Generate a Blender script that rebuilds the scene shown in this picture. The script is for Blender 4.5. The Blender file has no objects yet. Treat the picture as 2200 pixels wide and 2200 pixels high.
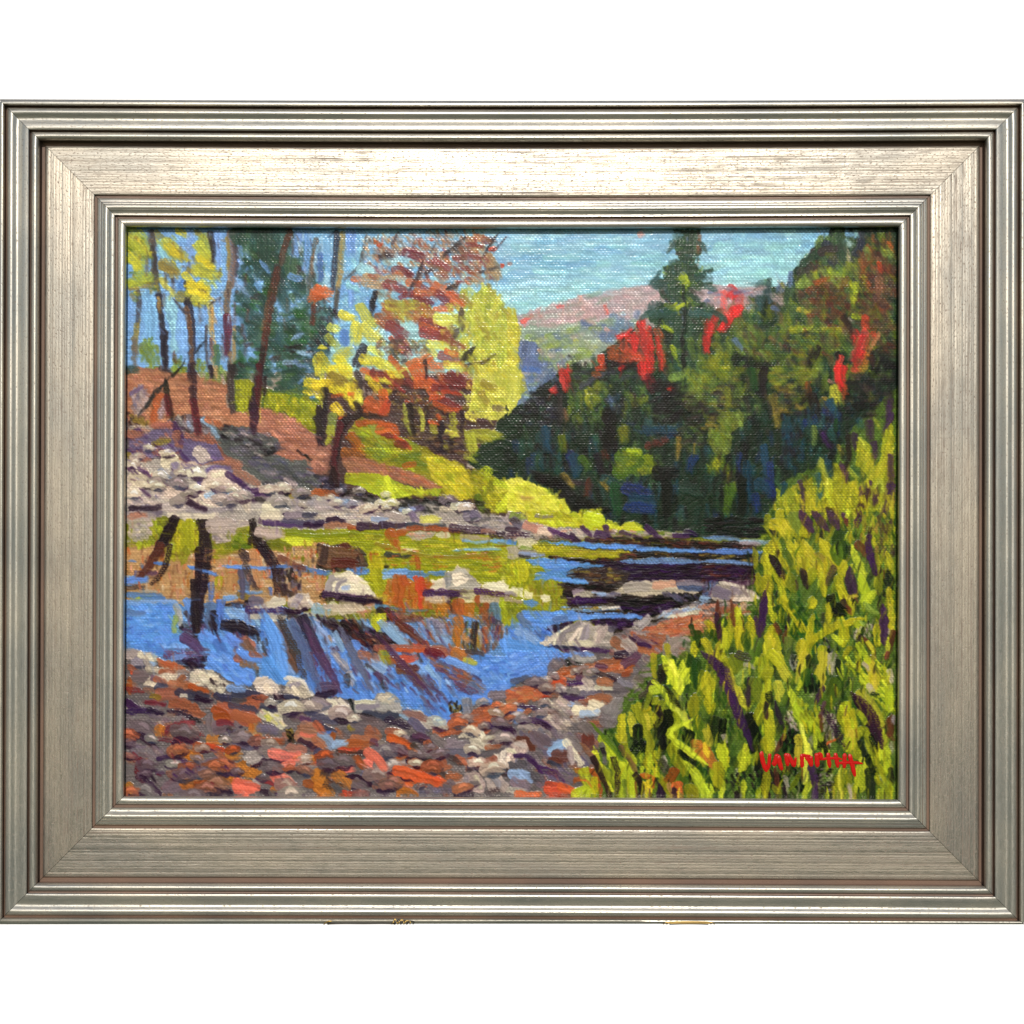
import bpy, bmesh, math, random
import numpy as np
random.seed(4)
scene = bpy.context.scene
R = math.radians
# All lengths are worked out in "units" of 0.24 mm; S turns them into metres.
S = 0.00024
D = 2500.0                       # camera to face of frame
# ---------------------------------------------------------------- camera
cam = bpy.data.cameras.new('camera'); camo = bpy.data.objects.new('camera', cam)
scene.collection.objects.link(camo); scene.camera = camo
camo.location = (0, -D*S, 0); camo.rotation_euler = (R(90), 0, 0)
cam.sensor_width = 36; cam.lens = 36*D/2200.0; cam.clip_start = .01; cam.clip_end = 200
# ---------------------------------------------------------------- world
SUN_EL, SUN_AZ = 27.5, 2.0       # sun behind the camera, a little to its right
world = bpy.data.worlds.new('World'); scene.world = world; world.use_nodes = True
nt = world.node_tree; nt.nodes.clear()
out = nt.nodes.new('ShaderNodeOutputWorld'); bg = nt.nodes.new('ShaderNodeBackground')
sky = nt.nodes.new('ShaderNodeTexSky'); sky.sky_type = 'NISHITA'; sky.sun_disc = False
sky.sun_elevation = R(SUN_EL); sky.sun_rotation = R(180+SUN_AZ)
bg.inputs['Strength'].default_value = .085
tc = nt.nodes.new('ShaderNodeTexCoord'); sp = nt.nodes.new('ShaderNodeSeparateXYZ')
ramp = nt.nodes.new('ShaderNodeMapRange'); ramp.inputs[1].default_value = -.06; ramp.inputs[2].default_value = .05
mx = nt.nodes.new('ShaderNodeMix'); mx.data_type = 'RGBA'
nt.links.new(tc.outputs['Generated'], sp.inputs[0]); nt.links.new(sp.outputs['Z'], ramp.inputs[0])
nt.links.new(ramp.outputs[0], mx.inputs[0]); mx.inputs[6].default_value = (.85, 1.12, .82, 1)   # sunlit lawn below the horizon
nt.links.new(sky.outputs[0], mx.inputs[7]); nt.links.new(mx.outputs[2], bg.inputs['Color'])
nt.links.new(bg.outputs[0], out.inputs[0])
# ---------------------------------------------------------------- sun
sl = bpy.data.lights.new('sun', 'SUN'); sl.energy = 3.6; sl.angle = R(.53); sl.color = (1, .95, .88)
so = bpy.data.objects.new('sun', sl); scene.collection.objects.link(so); so.rotation_euler = (R(90-SUN_EL), 0, R(SUN_AZ))
# ---------------------------------------------------------------- exposure
scene.view_settings.view_transform = 'Standard'; scene.view_settings.look = 'None'
scene.view_settings.exposure = 0; scene.view_settings.gamma = 1
scene.render.engine = 'CYCLES'
try: scene.cycles.max_bounces = 5
except Exception: pass
# ---------------------------------------------------------------- helpers
def W(px, py, h):                # a point of the frame (measured across its face) at height h above the face plane
    k = (D-h)/D*S
    return ((px-1100)*k, -h*S, (1100-py)*k)
def lin(c): return tuple((v/255/12.92 if v/255 <= .04045 else ((v/255+.055)/1.055)**2.4) for v in c)
def obj(name, verts, faces, mat, parent=None, uv=None, smooth=True, crease=32):
    me = bpy.data.meshes.new(name); me.from_pydata(verts, [], faces)
    if uv:
        l = me.uv_layers.new(name='UVMap'); i = 0
        for f in me.polygons:
            for v in f.vertices: l.data[i].uv = uv[v]; i += 1
    bm = bmesh.new(); bm.from_mesh(me); bmesh.ops.recalc_face_normals(bm, faces=bm.faces)
    for e in bm.edges:
        if len(e.link_faces) == 2: e.smooth = e.calc_face_angle(0) < R(crease)
    for f in bm.faces: f.smooth = smooth
    bm.to_mesh(me); bm.free()
    if mat: me.materials.append(mat)
    o = bpy.data.objects.new(name, me); scene.collection.objects.link(o)
    if parent: o.parent = parent
    return o
def N(nt, t, **k):
    n = nt.nodes.new(t)
    for a, b in k.items(): setattr(n, a, b)
    return n
def newmat(name):
    m = bpy.data.materials.new(name); m.use_nodes = True; return m, m.node_tree, m.node_tree.nodes['Principled BSDF']
def gilt(name, base, dark, metal, rough, lines, speck):
    """worn silver leaf: lines run along the rail, specks of the brown ground show through"""
    m, nt, p = newmat(name); L = nt.links.new
    uvn = N(nt, 'ShaderNodeUVMap')
    def tex(sx, sy, det, scale=1):
        mp = N(nt, 'ShaderNodeMapping'); mp.inputs['Scale'].default_value = (sx, sy, 1); L(uvn.outputs[0], mp.inputs[0])
        t = N(nt, 'ShaderNodeTexNoise'); t.inputs['Scale'].default_value = scale; t.inputs['Detail'].default_value = det; L(mp.outputs[0], t.inputs[0])
        return t.outputs[0]
    def rng(v, a, b, c=0., d=1.):
        r = N(nt, 'ShaderNodeMapRange'); r.inputs[1].default_value = a; r.inputs[2].default_value = b; r.inputs[3].default_value = c; r.inputs[4].default_value = d
        L(v, r.inputs[0]); return r.outputs[0]
    def mth(op, a, b):
        r = N(nt, 'ShaderNodeMath', operation=op); r.use_clamp = False
        for i, x in enumerate((a, b)):
            if isinstance(x, (int, float)): r.inputs[i].default_value = x
            else: L(x, r.inputs[i])
        return r.outputs[0]
    ln = rng(tex(.0022, .75, 3), .53, .64)                 # long grain lines
    ln2 = rng(tex(.012, 1.1, 2), .52, .68)                 # shorter, finer ones
    brk = rng(tex(.03, .08, 4), .35, .6, .35, 1)
    sp_ = rng(tex(.16, .34, 4), .53, .70)                  # pits and specks
    big = tex(.004, .012, 3)
    f = mth('MULTIPLY', mth('MAXIMUM', ln, mth('MULTIPLY', ln2, .7)), brk)
    f = mth('MULTIPLY', f, lines)
    f = mth('MAXIMUM', f, mth('MULTIPLY', sp_, speck))
    mixb = N(nt, 'ShaderNodeMix', data_type='RGBA'); L(rng(big, .35, .65), mixb.inputs[0])
    mixb.inputs[6].default_value = (*[c*.80 for c in base], 1); mixb.inputs[7].default_value = (base[0]*1.09, base[1]*1.03, base[2]*.96, 1)
    mixd = N(nt, 'ShaderNodeMix', data_type='RGBA'); L(f, mixd.inputs[0]); L(mixb.outputs[2], mixd.inputs[6]); mixd.inputs[7].default_value = (*dark, 1)
    L(mixd.outputs[2], p.inputs['Base Color'])
    L(rng(f, 0, 1, metal, metal*.2), p.inputs['Metallic'])
    L(mth('ADD', rng(tex(.05, .4, 3), .3, .7, rough-.06, rough+.07), mth('MULTIPLY', f, .25)), p.inputs['Roughness'])
    bp = N(nt, 'ShaderNodeBump'); bp.inputs['Strength'].default_value = .35; bp.inputs['Distance'].default_value = .00012
    hgt = mth('SUBTRACT', mth('MULTIPLY', tex(.12, .5, 4), .5), f); L(hgt, bp.inputs['Height']); L(bp.outputs[0], p.inputs['Normal'])
    return m
M_gilt = gilt('silver_gilt', (.55, .545, .495), (.16, .12, .085), .82, .36, .35, .7)
M_panel = gilt('brushed_silver_panel', (.425, .405, .355), (.15, .10, .07), .90, .38, .9, .85)
M_bole = gilt('brown_ground', (.17, .112, .083), (.09, .05, .035), .1, .5, .4, .4)
PAINT_GAIN, PAINT_SAT = .74, .96
PAINT = '''
T G
p a1 268 484 1932 484 1932 800 268 800
f a0,a5,a3,a5 420 60 16 2 8 1000 490 1800 490 1760 540 1500 560 1300 590 1120 620 1020 640
f a1,a1,a5,a5 300 50 14 4 10 1100 640 1250 560 1500 550 1720 540 1690 600 1500 625 1330 630 1200 660 1110 690
p a2 268 484 700 484 690 800 268 800
f a2,a0,a1,a2 200 26 12 85 15 270 490 980 490 900 700 690 760 270 760
p a0 660 484 1000 484 990 640 660 760
f a0,a1,a2,a4 120 26 12 80 20 680 490 1000 490 990 620 680 700
p d4 1105 680 1160 662 1220 646 1251 631 1290 640 1330 622 1372 614 1420 614 1530 610 1623 620 1640 700 1500 740 1300 760 1200 800 1110 760
f d4,h2,h2,d4 200 30 14 -10 20 1115 685 1220 655 1330 630 1420 620 1620 625 1620 690 1480 700 1300 700 1120 710
p h1 1105 700 1300 690 1480 680 1500 760 1300 800 1105 800
f h1,h1,h2,w5,h1,y5 170 28 13 -5 25 1150 720 1300 700 1400 700 1400 780 1230 800 1120 790
p w5 1112 730 1150 735 1190 790 1200 800 1160 840 1130 870 1105 880
p e6 1220 775 1281 790 1286 762 1307 747 1336 729 1373 692 1430 700 1575 686 1623 620 1690 612 1695 588 1717 566 1751 531 1780 507 1786 486 1934 486 1934 1120 1640 1180 1530 1166 1240 1160 1093 1045 1028 1007 995 990 1050 940 1084 881 1114 866 1162 829 1194 808
f e6,k0,e1,e2,e6,k0,e3,e9 480 40 13 88 14 1240 790 1380 720 1600 700 1900 760 1930 1000 1640 1160 1350 1160 1100 1040 1060 960 1180 830
f e4,e3,e5,e3,e4,e1 330 26 12 60 45 1430 760 1560 690 1640 650 1720 590 1780 520 1920 500 1925 790 1800 860 1560 900 1440 860
f k0,e6,k1,e1 170 24 9 0 12 1560 760 1925 760 1925 900 1560 900
f e1,e2,e3,e1 150 50 26 80 20 515 484 610 484 690 560 700 800 640 860 510 830 530 640
p b2 268 795 385 803 430 812 488 827 488 880 530 886 560 875 640 898 672 930 700 955 740 950 800 985 950 1050 940 1065 780 1040 700 1100 270 1120
p g4 505 815 560 830 640 850 690 870 690 930 640 898 560 875 505 885
p r7 268 900 400 890 480 900 560 960 600 980 680 1020 700 1080 700 1130 268 1130
p k2 690 820 990 800 1080 890 1000 1000 1090 1050 1150 1120 700 1120 690 1000
p r2 268 985 420 990 560 1020 700 1060 900 1080 1100 1110 1250 1130 1380 1135 1380 1160 1100 1160 268 1130
p g3 268 1105 700 1140 1000 1140 1100 1160 1380 1150 1700 1160 1700 1300 1400 1350 1250 1450 1000 1500 268 1420
p o4 268 1180 560 1180 700 1160 700 1300 560 1290 268 1300
p g2 700 1135 1080 1150 1130 1200 1200 1240 1200 1300 900 1290 700 1260
p w1 268 1290 560 1290 700 1330 900 1330 1080 1320 1200 1330 1200 1420 1100 1460 960 1560 700 1500 560 1480 268 1400
p k1 1210 1180 1640 1160 1650 1330 1400 1350 1330 1370 1220 1310
p gx 268 1395 400 1430 600 1470 800 1500 960 1560 1100 1450 1250 1380 1400 1340 1480 1300 1640 1290 1640 1714 268 1714
f gv,gx,br,o5,r7,gx,br 240 26 14 15 35 275 1470 700 1500 940 1570 1200 1440 1400 1440 1280 1710 275 1710
p g4 1930 830 1930 1714 1260 1714 1300 1560 1400 1400 1480 1350 1600 1290 1620 1200 1650 1100 1690 1030 1780 990 1850 900
f g6,g4,g2,g3,k1,e6 500 34 11 100 28 1925 960 1925 1710 1320 1710 1350 1560 1450 1420 1600 1300 1640 1130 1700 1040
f k0,g6,g6,e6,r2 190 30 10 90 25 1925 1400 1925 1710 1400 1710 1400 1500 1500 1400
f e3,e4,g3,e4,n2,e3 420 30 14 75 30 1400 740 1500 705 1620 640 1700 600 1790 500 1925 500 1925 760 1800 830 1600 860 1430 840
f n2,n3,g3,o5,n3,k2 150 26 12 60 40 1750 640 1830 560 1925 500 1925 760 1800 740
f e3,e4,e1,e2,e6 120 30 14 80 20 1240 800 1380 740 1500 820 1480 1000 1300 980 1220 900
T A1
s y4 140 60 60 120 150 150 260 130 400
s y2 110 60 130 110 380
s y1 60 150 130 270 280
s y4 90 150 60 230 160 250 230
s y3 90 300 60 380 140 430 180
s y1 60 520 30 620 80
s y3 60 700 40 780 90
s k2 60 250 40 270 200 300 420
s a1 90 340 160 400 300
s y4 110 400 160 540 290
s y1 70 450 160 590 280
s y3 130 400 360 480 460
s y4 140 790 130 800 240
s y1 110 750 290 850 340
s y2 170 740 400 880 430
s y4 110 120 500 240 480 310 490
s y3 90 60 580 240 560
s y2 60 360 520 470 660
s y1 100 600 480 680 580 800 620
s y1 90 640 600 740 640 810 690
s y3 120 560 680 660 700 740 740
s y2 50 60 520 40 560
s a2 80 900 60 910 400
s a2 80 650 60 660 420
s a1 110 430 740 500 1000 480 1180
s a2 120 560 880 560 1200
s a0 130 220 680 250 1060
s a2 60 50 700 60 1000
s w2 60 560 540 540 600
s k2 50 120 640 130 800 110 1000
s y3 60 110 960 90 1200
s n5 60 90 1100 90 1360
s k2 55 265 200 300 480 330 700 360 1000
s k1 60 330 650 370 1000 390 1426
s n1 34 325 690 345 830
s k1 75 380 1050 395 1426
s k2 60 600 560 610 760
t k2 34 470 700 590 840 640 900
s k1 80 620 760 650 1000 660 1426
s n2 50 600 800 640 1000 660 1426
s n1 60 840 760 840 1000
s n1 50 850 1000 850 1426
t n2 26 830 760 960 680
s k2 30 800 980 830 1426
s k1 60 840 60 860 330
s n2 90 1040 60 1050 300 1040 560
s y3 34 1000 100 1010 400
s k2 50 1080 180 1090 460
s n2 70 1020 560 1020 900
s n4 76 1000 880 1010 1080 1000 1240
s n1 40 1070 980 1060 1426
s n2 40 1030 1240 1030 1426
s e3 60 900 1180 920 1426
f e4,g3,e5 26 80 50 85 20 150 1090 310 1100 330 1426 150 1426
f e4,g3,e3 10 80 50 85 20 470 1280 590 1280 600 1426 470 1426
f e4,g3 8 70 40 85 20 710 1300 790 1330 790 1426 700 1426
p b1 60 1426 130 1370 300 1380 440 1426
t k0 26 690 1240 790 1120
t k0 14 590 1290 500 1426
f e1,e2,e3,e1,k2 60 130 90 45 50 1080 60 1500 60 1520 420 1740 340 1780 560 1500 700 1100 700 1150 420
f e1,e3,e2,e7,e1,k2 80 120 80 15 40 1080 640 1780 560 1780 1100 1900 1000 1900 1250 1750 1426 1080 1426
s e1 110 1080 60 1110 130
s e1 160 1380 60 1370 330
s e3 130 1640 350 1640 440
f a2,w4,a0 9 80 40 60 30 1120 180 1260 200 1250 440 1120 420
t w3 50 1330 330 1420 440
t a2 60 1290 540 1340 620
t w4 50 1100 560 1220 670
s a2 70 1640 480 1720 500
s w3 60 1520 900 1640 880
t w4 40 1640 1100 1760 1040
t w4 50 1690 1230 1830 1240
s w4 60 1590 1330 1680 1330
s w5 50 1680 1320 1800 1400
s k2 60 1490 380 1500 500
s n3 70 1620 50 1580 170 1540 340
s n5 34 1560 230 1540 370
s n3 80 1500 420 1440 700 1400 920
s n3 70 1410 900 1370 1160 1330 1426
s n2 46 1400 740 1360 1000
s k1 44 1350 1180 1330 1426
s n5 60 1880 120 1850 300 1810 600
s n2 40 1900 200 1840 440
s n3 60 1860 780 1850 940
s a2 90 1700 80 1680 260
s a2 70 1800 60 1770 400
s a0 60 1910 200 1900 500
s o1 120 1900 620 1850 700
s k1 70 1640 1190 1720 1180
f k2,k1,e2 12 90 40 0 15 1560 1100 1900 1100 1900 1250 1560 1250
s y1 80 1890 1320 1900 1426
T A2
s k1 60 200 60 190 300 160 600
s y3 60 260 60 240 300 220 560
s n1 36 250 440 200 760
s k2 50 210 600 190 880
s w2 60 40 280 40 520
s a0 80 100 60 110 300
s o1 120 20 620 110 640
s o5 50 0 700 60 680
f k2,k1,e2,e1 40 90 50 70 30 0 700 200 760 220 1000 0 1426
s a2 100 340 60 340 240
s a2 60 350 560 340 760
s a1 60 320 560 420 620
s a0 60 470 640 440 760
t k2 34 490 60 450 260 430 360 280 510
f o4,br,n2,r1,a4 60 90 40 60 40 460 80 800 60 860 240 500 560
s a1 110 450 400 560 440
s a1 90 700 330 960 360
s a1 70 960 320 1040 310
f o4,o4,r2,o5,n5 60 110 40 50 30 780 50 1640 50 1600 240 1100 320 700 260
f o4,o5,n2,br,o4,m1 110 90 44 35 30 900 60 1640 50 1740 300 1700 520 1300 600 1000 640 700 600 860 300
s o5 40 590 140 640 170
e o3 625 165 34 26 0
e o3 1145 120 26 20 0
s m2 90 890 240 1040 290
s k1 70 650 290 730 280
f o4,o5,m1,o4,n5 70 100 44 40 30 1000 320 1640 60 1780 340 1760 480 1500 560 1200 420
s m1 70 1180 330 1300 400
s m1 60 1380 290 1620 300
s m1 50 1500 160 1620 180
s m2 40 1680 140 1760 120
e o3 1740 210 44 24 -10
s o4 110 1690 300 1780 480
s m1 90 780 420 920 460
s o1 36 790 440 850 470
s m2 44 900 430 940 470
s o1 60 370 500 430 500
s o4 140 520 520 700 530 780 500
s m1 100 710 560 850 600 930 660
s m1 60 840 680 950 640
s a1 70 830 500 900 560
s a1 110 660 660 720 740
s a1 60 1150 510 1260 520
s o1 70 920 540 1000 540
s o1 90 1010 640 1140 640 1180 570
s m1 50 1000 560 1120 610
s o1 110 1200 600 1370 680
s m2 90 1210 660 1310 740
s o1 60 1190 800 1330 810
s o1 50 1340 720 1400 790
s m2 70 990 720 1130 740
s m1 44 1250 760 1320 780
t k1 60 1300 600 1390 550
t k1 56 1480 90 1360 200 1260 280
t k1 30 1800 50 1640 290
t k1 24 1880 80 1720 230
t k1 40 1590 430 1790 380
t k1 20 1790 400 1932 350
e o3 1835 378 30 24 10
e o3 1908 352 20 20 0
t k1 50 1050 330 1000 480 920 600
s k2 40 1080 440 1140 420
t k2 20 1180 150 1130 240
t k2 26 800 50 750 160
t k1 56 600 620 550 780 530 900
s k1 60 580 640 550 800
t k2 60 760 830 800 950
t k2 34 1140 770 1020 900
f o4,y5,y3,o4,br,o5 120 110 50 40 30 640 760 980 720 1180 800 1180 940 900 900 620 900
s y4 120 740 760 960 760
s o5 120 620 900 760 960
s m1 120 740 980 860 1060
s m1 110 820 1120 900 1230
s o3 44 740 1090 840 1230
s m1 110 1060 940 1240 980
s o1 90 1060 980 1320 1040
s m1 110 1070 1030 1270 1090
s m2 50 1180 950 1340 1070
s yl 110 1210 900 1400 900
s yl 90 1130 1150 1290 1180
s y5 70 1140 1220 1180 1260
f y4,y5,y2,y3 130 110 60 60 50 1300 640 1680 570 1840 740 1932 830 1932 1426 1300 1426 1200 1300
p y4 1560 640 1680 570 1760 640 1840 740 1860 800 1932 830 1932 1426 1580 1426 1500 1300 1560 1100 1480 860
f y5,y2,y4,y4,y5 120 100 50 110 40 1420 640 1720 600 1930 830 1930 1426 1420 1426 1440 1000
s y3 80 1440 700 1520 760
t k2 70 1430 800 1440 1000
t k2 60 1400 1000 1360 1080
s y3 60 1640 960 1700 1100
t k1 70 1560 1180 1420 1320
t k1 30 1440 1350 1640 1330 1760 1250
s y1 90 260 860 360 900
s y1 130 400 1000 380 1100
s y2 100 440 790 500 900 560 940
s y2 120 480 1000 600 1080
s yl 90 150 980 200 1000
s w2 90 270 1040 270 1140
s y4 80 120 1080 200 1160
e y2 60 1185 44 26 0
s y2 120 220 1280 320 1220
s y1 120 240 1320 300 1426
s k1 110 460 1200 400 1340
s k2 44 640 1100 600 1180
s yl 60 540 1190 640 1250
s y1 110 480 1300 620 1320
s y2 100 600 1320 860 1400
s yl 60 640 1360 760 1426
s y2 110 40 1290 120 1380
s y1 60 150 1390 320 1400
s k2 90 760 1150 780 1300
s r2 40 680 1190 740 1160
s o3 50 470 1390 540 1426
f k2,y3,o4,n5 50 90 40 20 40 640 1100 1100 1100 1100 1300 860 1426 560 1200
s o1 120 960 1350 1100 1290
s o1 100 1120 1340 1220 1380
s k1 40 1070 1320 1090 1426
s m1 80 1240 1260 1380 1300
s o1 60 1290 1220 1380 1250
s yl 80 1290 1350 1420 1350
s m1 40 560 1410 680 1420
T A3
s d3 60 1320 60 1330 60
e o3 20 352 28 20 0
p y2 0 790 60 810 95 870 130 1060 110 1180 150 1426 0 1426
f yl,y4,y2 24 90 44 100 30 10 800 80 850 110 1050 110 1400 10 1426
s d2 44 160 920 240 870
s d2 34 500 780 600 770
s d3 44 720 680 750 800
s d2 36 960 780 990 840
s d2 24 310 840 330 880
s d3 44 780 900 900 1010
s d3 40 980 1000 1060 1040
s w5 90 960 1080 1100 1060
s w5 120 1060 900 1200 960
s w4 50 1150 840 1290 830
s w5 50 1280 830 1280 880
s e5 60 450 1160 560 1180
s y5 60 680 1130 800 1120
f e5,r2,e5 26 90 44 0 40 400 1120 860 1120 860 1380 420 1400
s w5 100 130 1380 300 1300
s w5 110 200 1340 360 1426
s o4 40 320 1210 360 1260
t k1 60 620 1270 690 1420
s k2 40 700 1290 720 1400
p e3 1700 40 1860 40 1860 160 1700 170
f e2,e1,k2,e3 40 80 40 60 50 1660 60 1860 60 1900 300 1850 420 1930 560 1900 800 1440 560 1560 470 1620 330 1700 200
s e2 90 1720 90 1840 90
s r2 50 1840 210 1870 160
s k2 110 1760 220 1790 330
s e1 100 1640 360 1740 380
s r2 30 1830 390 1880 360
s e1 110 1600 490 1690 470
s e1 120 1660 560 1730 620
s g7 80 1770 440 1790 520
s g7 50 1830 520 1810 560
s k1 50 1750 530 1740 680
s g7 60 1790 640 1800 700
s e2 120 1500 560 1560 600
s g7 80 1620 700 1720 760
s g7 50 1820 720 1730 740
s e2 140 1460 790 1600 840
s g7 50 1400 870 1480 920
s g7 60 1540 970 1600 980
f e1,e2,e6 40 100 44 80 40 1440 760 1932 760 1932 1100 1520 1426
s g7 70 1680 1010 1700 1060
s k0 40 1735 760 1735 1180
f k0,k1,e6,e6 44 90 44 85 20 1560 980 1720 980 1760 1426 1560 1426
f e4,g3,e3,e4 26 90 50 90 25 1760 960 1900 960 1932 1426 1780 1426
s d1 80 1350 930 1330 1000
s d4 70 1400 930 1440 960
s d1 70 1390 1000 1400 1130
s o3 90 1300 1040 1320 1130
s o5 70 1480 1020 1510 1080
s d1 80 1200 1070 1240 1150
s o3 70 1150 1110 1180 1180
s o5 130 1050 1220 1280 1230
s d1 60 1260 1150 1270 1220
s d1 90 1390 1140 1400 1300
s o3 110 1340 1180 1350 1300
s o5 80 1500 1190 1540 1340
s o3 60 930 1280 940 1370
s d1 50 1110 1370 1170 1310
s d1 44 1220 1320 1250 1290
s d1 60 1330 1380 1380 1426
s k1 110 1000 1350 1300 1390
s k2 60 1020 1290 1090 1290
s o3 40 570 1426 630 1400
T A4
s e1 90 40 440 20 560
s w5 70 40 740 60 820
f d4,d3,w4 40 80 40 0 40 100 600 520 620 520 820 420 860 100 800
s d2 60 240 620 310 590
s d1 50 240 640 260 680
s d1 110 350 690 330 820
s d1 110 330 800 250 900
s d1 100 240 920 200 990
s k2 80 100 860 180 820
s d1 50 50 900 70 890
s d1 70 80 970 60 1060
s d1 70 40 1110 40 1200
s e2 90 580 620 560 900
s e3 70 620 540 600 680
s w5 70 640 600 660 720
s w5 80 780 570 760 620
s d4 80 700 680 780 740
s w5 50 700 790 740 810
s e6 80 600 700 600 900
s e3 90 860 600 840 740
s w5 70 870 460 870 560
f k2,e1,r6,k2 40 80 40 45 35 960 360 1200 180 1340 320 1300 420 1080 420 960 480
s e4 70 1160 110 1140 230
s e3 120 1190 200 1220 330
s e3 90 1330 50 1370 180
s r6 90 1230 170 1290 210
s k2 60 1080 240 1060 300
s r6 90 1280 330 1330 380
s a0 70 1440 60 1500 60
s a1 60 1520 50 1560 60
s r1 60 1410 210 1440 320
s a4 60 1400 140 1470 170
s r6 70 1570 60 1500 250
f e5,g7,e4,e5 50 100 50 40 40 1090 430 1160 380 1500 360 1560 560 1500 620 1260 560 1000 600 940 540
s e5 90 960 560 1110 500
s g7 44 1110 440 1130 480
s o5 60 1120 540 1230 500
f n3,n2,o5,k2,n3 80 90 44 10 30 920 620 1240 540 1440 680 1460 820 1300 940 1040 920 1000 780
s k2 60 1440 740 1400 860
s g7 60 1520 560 1490 700
s g7 34 1480 700 1480 780
s o5 60 1590 280 1600 480
f o5,n3,n2,e4,k2 70 90 44 80 30 1620 60 1890 60 1890 600 1560 640 1540 300
s e5 60 1620 220 1640 290
s e5 90 1800 240 1850 260
s o1 50 1840 150 1880 220
s o3 50 1740 360 1760 430
f n2,n3,e4,k2,n2 60 90 40 0 20 1540 600 1890 560 1890 1100 1500 960
s n2 80 1740 520 1720 700
s g7 50 1500 870 1560 880
s y2 60 960 800 1040 830
s g7 70 870 1010 1070 980
s g2 60 1340 1010 1200 1000
f g3,e4,g2,e3 60 100 44 0 30 720 960 1400 1000 1400 1300 600 1300 640 1040
f e4,e5,g3 40 110 50 60 30 100 1060 400 940 600 1000 600 1260 100 1300
s w5 60 320 1110 380 1190
s k1 80 1400 900 1460 1000
s r2 30 1450 890 1480 930
s o3 90 1600 900 1610 1000
s d1 80 1510 1050 1510 1130
s d2 90 1600 1050 1560 1160
s o3 60 1680 1060 1600 1160
s d2 80 1540 1180 1480 1290
s d1 90 1560 1250 1510 1340
s o2 70 1640 1200 1590 1370
s o3 40 1740 1050 1680 1140
s o4 36 1750 1040 1640 1220
s d1 40 1330 1260 1330 1330
s d1 70 1340 1350 1350 1426
s d1 60 1400 1390 1390 1426
s k1 90 1120 1200 1060 1330
s k0 60 1340 1260 1400 1330
s k0 100 1700 1320 1890 1350
f k0,k1,k2 30 100 44 0 15 1650 1200 1890 1150 1890 1426 1650 1426
f k0,e6,k1 26 90 44 0 15 300 1260 700 1300 660 1426 280 1426
f g3,g2,e4 24 90 50 60 30 0 1260 260 1260 280 1426 0 1426
T I
p e1 475 0 545 0 550 60 532 90 555 112 580 100 578 150 530 165 540 198 582 200 602 248 540 268 535 420 470 430 470 272 412 252 402 226 450 200 432 160 418 145 455 130 448 100 488 85 478 50
f e1,e2,e6,k2,e3 60 26 14 70 40 478 0 545 0 550 60 540 110 575 140 540 190 590 245 540 270 530 420 472 425 470 270 410 240 450 190 430 150
s e2 22 540 130 572 112
s e2 20 450 150 424 150
s e2 26 470 225 415 232
s e2 26 530 225 590 238
s g7 14 500 120 512 150
s g7 16 505 130 500 170
s g7 14 480 205 470 215
s g7 16 515 190 500 205
s e4 14 455 205 485 212
s g7 12 450 265 470 275
s g7 14 470 320 480 345
s e4 16 520 300 530 350
s k0 10 500 150 500 300
s k0 12 498 300 500 410
s n2 10 545 20 540 60
f e1,e6,k1,e2 40 26 12 85 20 160 400 190 370 280 350 300 310 400 280 470 300 470 430 160 450
s e6 14 205 350 205 380
s e6 12 215 345 220 380
s e1 16 255 355 262 380
s e2 22 710 150 712 210
s e1 16 735 140 735 190
s e1 20 830 90 870 60
s k2 22 880 60 930 50
s e1 26 930 20 930 90
s r6 20 985 40 965 80
f e3,e4,e1,g3 40 26 12 70 30 590 280 700 220 800 190 960 120 980 230 760 300 600 330
s d1 26 385 260 400 300
s d1 26 405 290 410 380
s d1 22 370 290 365 330
s o3 26 340 320 380 350
s o5 30 310 340 350 350
s d1 16 430 300 440 380
s o3 18 275 350 280 370
s d1 22 640 170 650 230
s d1 22 630 160 620 175
s d1 20 640 230 600 270
s d1 18 570 250 565 330
s n2 20 590 240 600 220
T A1
f y4,y3,y2,n5,e4 34 90 56 40 30 40 60 330 120 340 640 60 760
f y4,y3,y2,y1,n5 30 90 56 35 30 560 120 900 160 940 520 820 780 620 760
f y3,y4,k2 14 80 44 45 25 360 60 600 120 640 500 380 540
f k2,n5,w4,r2 20 120 26 86 8 600 60 1100 60 1100 1000 880 1200 600 900
f k2,n5,a4,w4 20 120 26 80 8 1580 60 1900 60 1860 700 1760 600
s y4 90 80 160 170 240
s y2 90 60 300 120 380
s y4 100 60 540 240 500
s y2 80 420 190 560 290
s y1 60 470 220 600 310
s y3 90 380 380 500 440
s y4 110 740 180 800 260
s y1 70 740 310 850 390
s y4 110 720 420 900 470
s y1 80 640 560 800 590
s y4 100 640 640 760 720
s y1 50 640 620 780 670
s e4 90 180 1180 240 1300
s n1 26 860 800 850 1000
t k1 20 830 760 940 690
T Q
f a5,a5,a1,a3 40 60 16 2 6 560 20 760 20 740 60 640 90 570 95
f a5,a1,a1 40 50 14 -3 6 840 20 960 15 900 60 830 70
f h2,d4,h1 34 34 10 -8 12 565 115 640 92 740 80 740 110 650 130 570 140
f h2,d4,w5 16 26 9 -5 12 830 80 900 80 890 100 830 110
f h1,w5,h1,e5 40 30 11 -5 25 570 145 700 120 690 150 600 210 570 200
f rq,n2,o5,k2 14 14 6 80 20 680 150 760 130 765 190 690 190
f e3,rq,k2 8 14 6 80 20 815 100 865 90 850 160 820 170
f e3,n2,e4,k2,g3,n3 90 20 8 60 35 900 90 1000 30 1085 10 1085 230 960 260 860 200
f k0,e6,k2,e8 70 24 9 86 12 860 230 1000 200 1085 220 1060 290 960 350 900 400 860 380
f k0,e6,k1 50 26 9 86 12 560 240 640 210 720 240 700 350 600 330
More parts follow.
